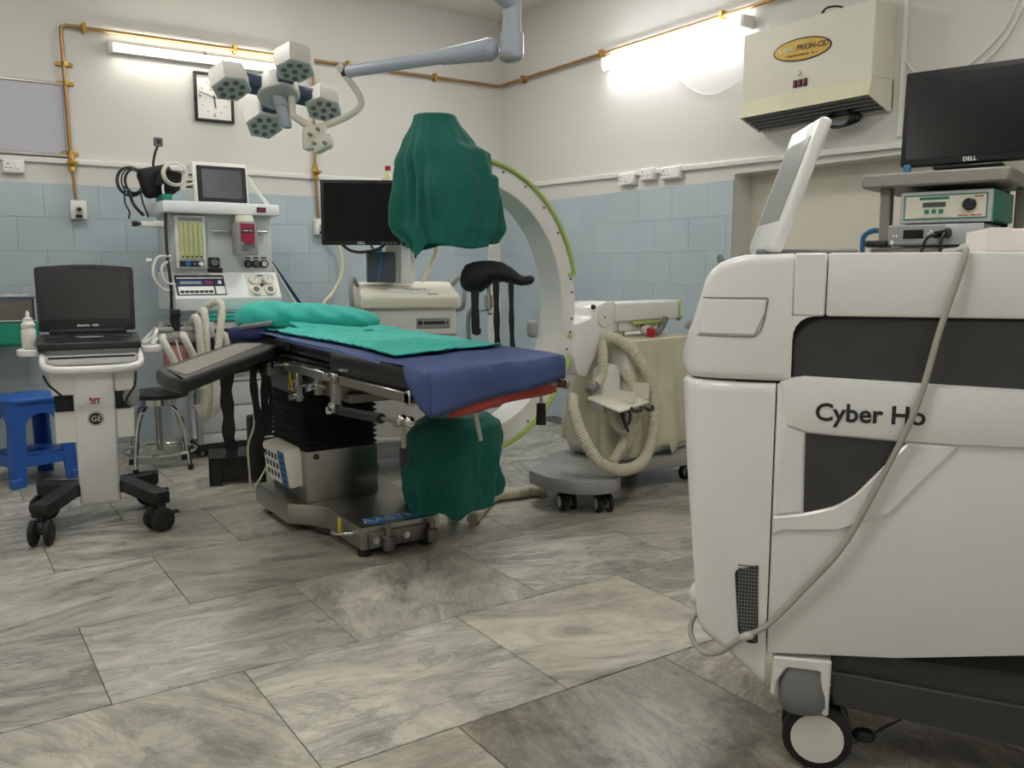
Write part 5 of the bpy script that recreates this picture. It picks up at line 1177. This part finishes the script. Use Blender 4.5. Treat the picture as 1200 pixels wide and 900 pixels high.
# raised belt with the name, sculpted swoosh below it
belt = [(-.108, .868), (-.08, .877), (XE, .855), (XE, .755), (.20, .752), (-.05, .762), (-.09, .775)]
B().prism(belt, 'y', -.009, .004, .006, 2).to('name_belt', 'white_gloss', ls)
sw_ = [(.145, .752), (.24, .75), (.12, .60), (.02, .555), (-.09, .545), (-.112, .535), (-.112, .575), (-.055, .585), (.01, .605), (.05, .635)]
B().prism(sw_, 'y', -.006, .004, .004, 1).to('side_swoosh', 'white_gloss', ls)
B().prism([(-.10, .775), (-.055, .762), (-.052, .59), (-.105, .58)], 'y', -.005, .004, .003, 1).to('side_post', 'white_gloss', ls)
B().prism(rpoly([(-.053, .76), (.142, .751), (.05, .632), (.01, .607), (-.05, .588)], [.002, .004, .02, .03, .004]), 'y', -.0012, .003).to('dark_inlay', 'dark_grey', ls)
B().text('Cyber Ho', .052, T(.069, -.0097, .806) @ FRONT, .0008, bold=.0011).to('name_lettering', 'ink', ls)
# hatch and recess on the hood
def hs(x): return itp(ins, x)
hx = [-.272 + .130 * i / 12 for i in range(13)]
def hatch(u, v):
    xl = -.284 + .012 * v; xr = -.163 + .023 * min(1, v * 1.6); x = xl + (xr - xl) * u
    return (x, hs(x) - .0035 + .006 * (u > .97 or u < .03 or v < .03 or v > .97), .962 + .079 * v)
B().grid(hatch, 24, 16).to('hatch', 'white_gloss', ls, solid=.003)
for seg in ([(-.285, .961), (-.284, .963)],):
    P_ = [(-.273, 1.042), (-.138, 1.043)] 
    B().tube([(x, hs(x) - .0012, z) for x, z in [(-.2735 + (.1325) * i / 10, 1.0425) for i in range(11)] + [(-.139, 1.04), (-.145, 1.0), (-.152, .975), (-.165, .9615)] + [(-.168 - .117 * i / 10, .961) for i in range(11)]], .0011, 6, straight=True).to('hatch_gap', 'ink_grey', ls)
# vent
vn = rpoly([(-.188, .446), (-.138, .463), (-.133, .285), (-.155, .281), (-.176, .305)], [.01, .004, .004, .01, .01])
vo = B().prism(vn, 'y', -.0012, .012).to('vent', 'ink', ls)
gr = B()
for k in range(22): z = .29 + k * .008; gr.box(-.181 + .012 * max(0, (12 - k) / 12), -.137, -.0025, .002, z, z + .0022)
for k in range(7): x = -.178 + k * .0065; gr.box(x, x + .0018, -.0025, .002, .29 if k > 1 else .32, .447 + .002 * k)
gr.to('vent_grid', 'mid_grey', vo)
# chassis
B().prism([(.02, .262), (.15, .283), (.38, .32), (XE, .358), (XE, .10), (.40, .12), (.03, .16)], 'y', .03, WD - .03, .004, 1).to('chassis', 'dark_grey', ls)
B().prism([(.02, .232), (XE, .185), (XE, .10), (.40, .12), (.03, .155)], 'y', .018, .05, .004, 1).to('chassis_skirt', 'dark_grey', ls)
# front caster with grey pod
B().prism(rpoly([(-.10, .258), (.022, .262), (.02, .135), (.005, .135), (.0, .235), (-.07, .235), (-.09, .20), (-.092, .165), (-.103, .17)], .006), 'y', .0, .05, .004, 1).to('wheel_bracket', 'white_gloss', ls)
pdm = B().loft([[(x, y, z) for x, y in rpoly([(-.035 - a, .0 + o_), (-.035 + a, .0 + o_), (-.035 + a, .10), (-.035 - a, .10)], .025, 3)] for z, a, o_ in ((.25, .030, .012), (.235, .043, .004), (.18, .050, -.01), (.155, .05, -.012), (.135, .042, -.004), (.125, .03, .01))])
pdm.to('wheel_pod', 'mid_grey', ls)
def bigwheel(x, y, rz):
    M = T(x, y, 0) @ RZ(rz); r_ = .074
    f = B().prism(rpoly([(-.07, .13), (.03, .13), (.045, .10), (.0, .07), (-.04, .07)], .012), 'y', -.03, .03, .005, 1, M).to('caster_fork', 'white_gloss', ls)
    for sy in (-1, 1):
        B().lathe([(.02, -.012), (.062, -.014), (.074, -.009), (.074, .009), (.062, .014), (.02, .012)], (0, 0, 0), 32, M @ T(0, sy * .032, r_) @ RX(90)).to('tyre', 'black_rubber', f)
        B().lathe([(.056, -.0155), (.056, .0155)], (0, 0, 0), 28, M @ T(0, sy * .032, r_) @ RX(90)).to('hub_cap', 'white_plastic', f)
    B().prism([(.012 * 0, .135), (.05, .13), (.075, .09), (.062, .085), (.04, .115)], 'y', -.022, .022, .003, 1, M).to('mudguard', 'black_plastic', f)
    B().ball((.10, 0, .075), (.026, .02, .016), M=M).to('brake_pedal', 'black_plastic', f)
bigwheel(.0, .06, 0); bigwheel(.0, WD - .06, 10); bigwheel(.62, .07, 0); bigwheel(.62, WD - .07, 0)
B().ball((-.272, .10, .345), (.022, .03, .03)).to('bumper_button', 'white_plastic', ls)
# touch screen on top, seen almost edge-on
scn = B().box(-.02, .03, .14, .34, 1.134, 1.144, .003, 1).to('screen_hinge', 'mid_grey', ls)
SM = T(-.155, .16, 1.140) @ RZ(13) @ RY(19)
so = B().box(-.013, .013, -.125, .125, 0, .292, .009, 3, SM).to('touch_screen', 'white_gloss', ls)
B().box(-.0145, -.012, -.098, .10, .065, .25, 0, 1, SM).to('screen_glass', 'lcd', so)
B().box(.012, .02, -.03, .03, .0, .16, .004, 1, SM).to('screen_arm', 'grey_plastic', so)
B().box(-.17, .04, .10, .22, 1.134, 1.146, .004, 1).to('screen_rest', 'mid_grey', ls)
B().cyl((-.245, .14, 1.118), (-.25, .14, 1.135), .010, .006, 10).to('key_switch', 'ink_grey', ls)
# cable lying over the machine side
lc = [(.24, .30, 1.143), (.235, .12, 1.142), (.228, .02, 1.146), (.224, -.012, 1.12), (.189, -.018, .985), (.152, -.022, .82), (.08, -.018, .636), (.027, -.018, .521), (-.046, -.014, .419), (-.113, -.012, .334), (-.166, -.010, .297), (-.215, -.0, .252), (-.255, .02, .24), (-.283, .06, .26), (-.282, .08, .29), (-.265, .10, .305)]
cb = thing('laser_cable', 'grey power cable hanging down the side of the laser console', 'cable', (1.55, 1.10, 0), LZ)
B().tube(lc, .0062, 10, 8).to('cable', 'hose_white', cb).data.materials[0] = mat('cable_grey', '#a9a89f', .5)
k_ = B()
for q in ((-.150, -.011, .305), (-.163, -.011, .299), (-.157, -.016, .305)): k_.ball(q, .0095, 10, 6)
k_.to('cable_tie', 'hose_white', cb)

# ================================================================== endoscopy tower behind the laser
tw = thing('equipment_tower', 'grey steel equipment trolley standing behind the laser machine', 'trolley', (2.669, 1.818, 0), -73)
# local x runs along the tower front (toward the right of the photo), y goes away from the viewer
mat('tower_grey', '#8d8b84', .5, var=.05)
TWd = .44; TD = .40
for x in (.066, TWd - .022):
    for y in ((.04, TD - .05) if x < .2 else (TD - .05,)): B().box(x - .017, x + .017, y - .022, y + .022, .08, 1.38, .004, 1).to('post', 'tower_grey', tw)
for z0, z1, e in ((1.373, 1.418, .0), (1.155, 1.177, .03), (.75, .775, .03), (.35, .375, .03), (.10, .13, .03)): B().box(e, TWd - e, -.03 + e, TD, z0, z1, .006, 1).to('shelf', 'tower_grey', tw)
B().box(.06, TWd - .06, TD - .06, TD - .04, .3, 1.37).to('back_panel', 'black_plastic', tw)
B().tube([(.05, .05, 1.235), (.02, .05, 1.235), (-.005, .05, 1.22), (-.01, .05, 1.19), (-.01, .05, 1.05)], .009).to('side_handle', 'cyan_handle', tw)
B().box(.02, .09, -.03, .0, 1.177, 1.20, .008).to('handle_foot', 'black_plastic', tw)
for x in (.06, TWd - .06):
    for y in (.06, TD - .06): caster(tw, x, y, .10, .045)
TM = T(2.669, 1.818, 0) @ RZ(-73)
cu = thing('camera_control_unit', 'silver camera control unit with a small display under the green box', 'medical device'); cu.matrix_world = TM @ T(.088, -.01, 1.178) @ Matrix.Scale(.76, 4) @ Matrix.Diagonal((.9, 1, 1.15, 1))
B().box(0, .42, 0, .36, .004, .082, .006).to('unit_case', 'box_silver', cu); B().box(.005, .26, -.006, .002, .008, .078, .003, 1).to('front_panel', 'box_white', cu).data.materials[0] = MATS['grey_plastic']
B().box(.075, .165, -.009, -.004, .03, .062).to('display', 'screen_black', cu); B().box(.02, .055, -.008, -.005, .03, .06).to('key_group', 'grey_plastic', cu)
for x, z in ((.19, .045), (.20, .055), (.20, .035), (.21, .045), (.03, .04), (.045, .04)): B().cyl((x, -.006, z), (x, -.011, z), .005, n=10).to('key', 'white_gloss', cu)
B().cyl((.025, -.006, .016), (.025, -.012, .016), .008).to('power_key', 'white_gloss', cu)
B().cyl((.27, .0, .048), (.27, -.05, .045), .019, .014, 16).cyl((.245, -.005, .046), (.23, -.05, .04), .013).to('camera_plug', 'black_plastic', cu)
B().tube([(.232, -.05, .04), (.20, -.07, .03), (.18, -.075, -.02), (.18, -.07, -.08)], .007).tube([(.27, -.05, .045), (.262, -.07, .02), (.26, -.072, -.06)], .007).to('camera_cable', 'black_plastic', cu)
lt = thing('light_source', 'cream and green endoscopy light source box with knob', 'medical device'); lt.matrix_world = TM @ T(.126, .0, 1.253) @ Matrix.Scale(.765, 4)
B().box(0, .37, 0, .34, .004, .128, .006).to('case', 'box_green', lt); B().box(-.003, .355, -.012, .02, .0, .132, .004, 1).to('front_frame', 'box_silver', lt)
B().box(.012, .335, -.0135, -.01, .014, .118).to('front_rim', 'box_green', lt); B().box(.018, .33, -.015, -.011, .02, .112).to('front_panel', 'box_white', lt)
dp = B().box(.075, .19, -.017, -.014, .026, .106).to('display_panel', 'box_white', lt); B().box(.075, .19, -.0175, -.015, .096, .108).to('panel_header', 'box_green', dp)
B().box(.088, .178, -.019, -.016, .066, .086).to('display', 'screen_grey', dp)
for k in range(3): B().box(.096 + k * .028, .114 + k * .028, -.020, -.016, .040, .056, .001, 1).to('key', 'box_green', dp)
B().lathe([(.026, 0), (.025, .016), (.02, .02), (0, .02)], (0, 0, 0), 24, T(.268, -.015, .072) @ RX(90)).to('intensity_knob', 'black_plastic', lt)
fine_print(fine_print(B(), .04, .008, T(.303, -.0153, .104), 2), .10, .007, T(.272, -.0153, .028), 4).to('panel_lettering', 'red', lt)
for x in (.03, .33):
    for y in (.04, .3): B().box(x - .012, x + .012, y - .012, y + .012, -.002, .005).to('foot', 'black_rubber', lt)
pb = thing('carton', 'pale pink-white carton standing on the laser machine top at the right edge', 'box', (1.55, 1.10, 0), LZ)
B().box(.30, .62, .16, .40, 1.1375, 1.187, .004, 1).to('carton_body', 'pale_pink', pb); B().box(.302, .34, .158, .402, 1.183, 1.1895).to('flap', 'pale_pink', pb)
dm = flatmon('flat_monitor', 'wide black monitor standing on the equipment tower', TM @ T(.315, .05, 1.418 + .175) @ RX(-3), .42, .305, None, 'DELL', False)
B().box(-.10, .10, -.06, .12, -.173, -.163, .004, 1).box(-.03, .03, .022, .05, -.17, -.05, .006).to('stand', 'black_plastic', dm)
tag(B().box(-.008, .014, 0, .02, 0, .03, .004, 1, TM @ T(.125, .02, 1.418)).to('blue_clip', 'cyan_handle'), 'small blue clip under the corner of the wide black monitor', 'clip')
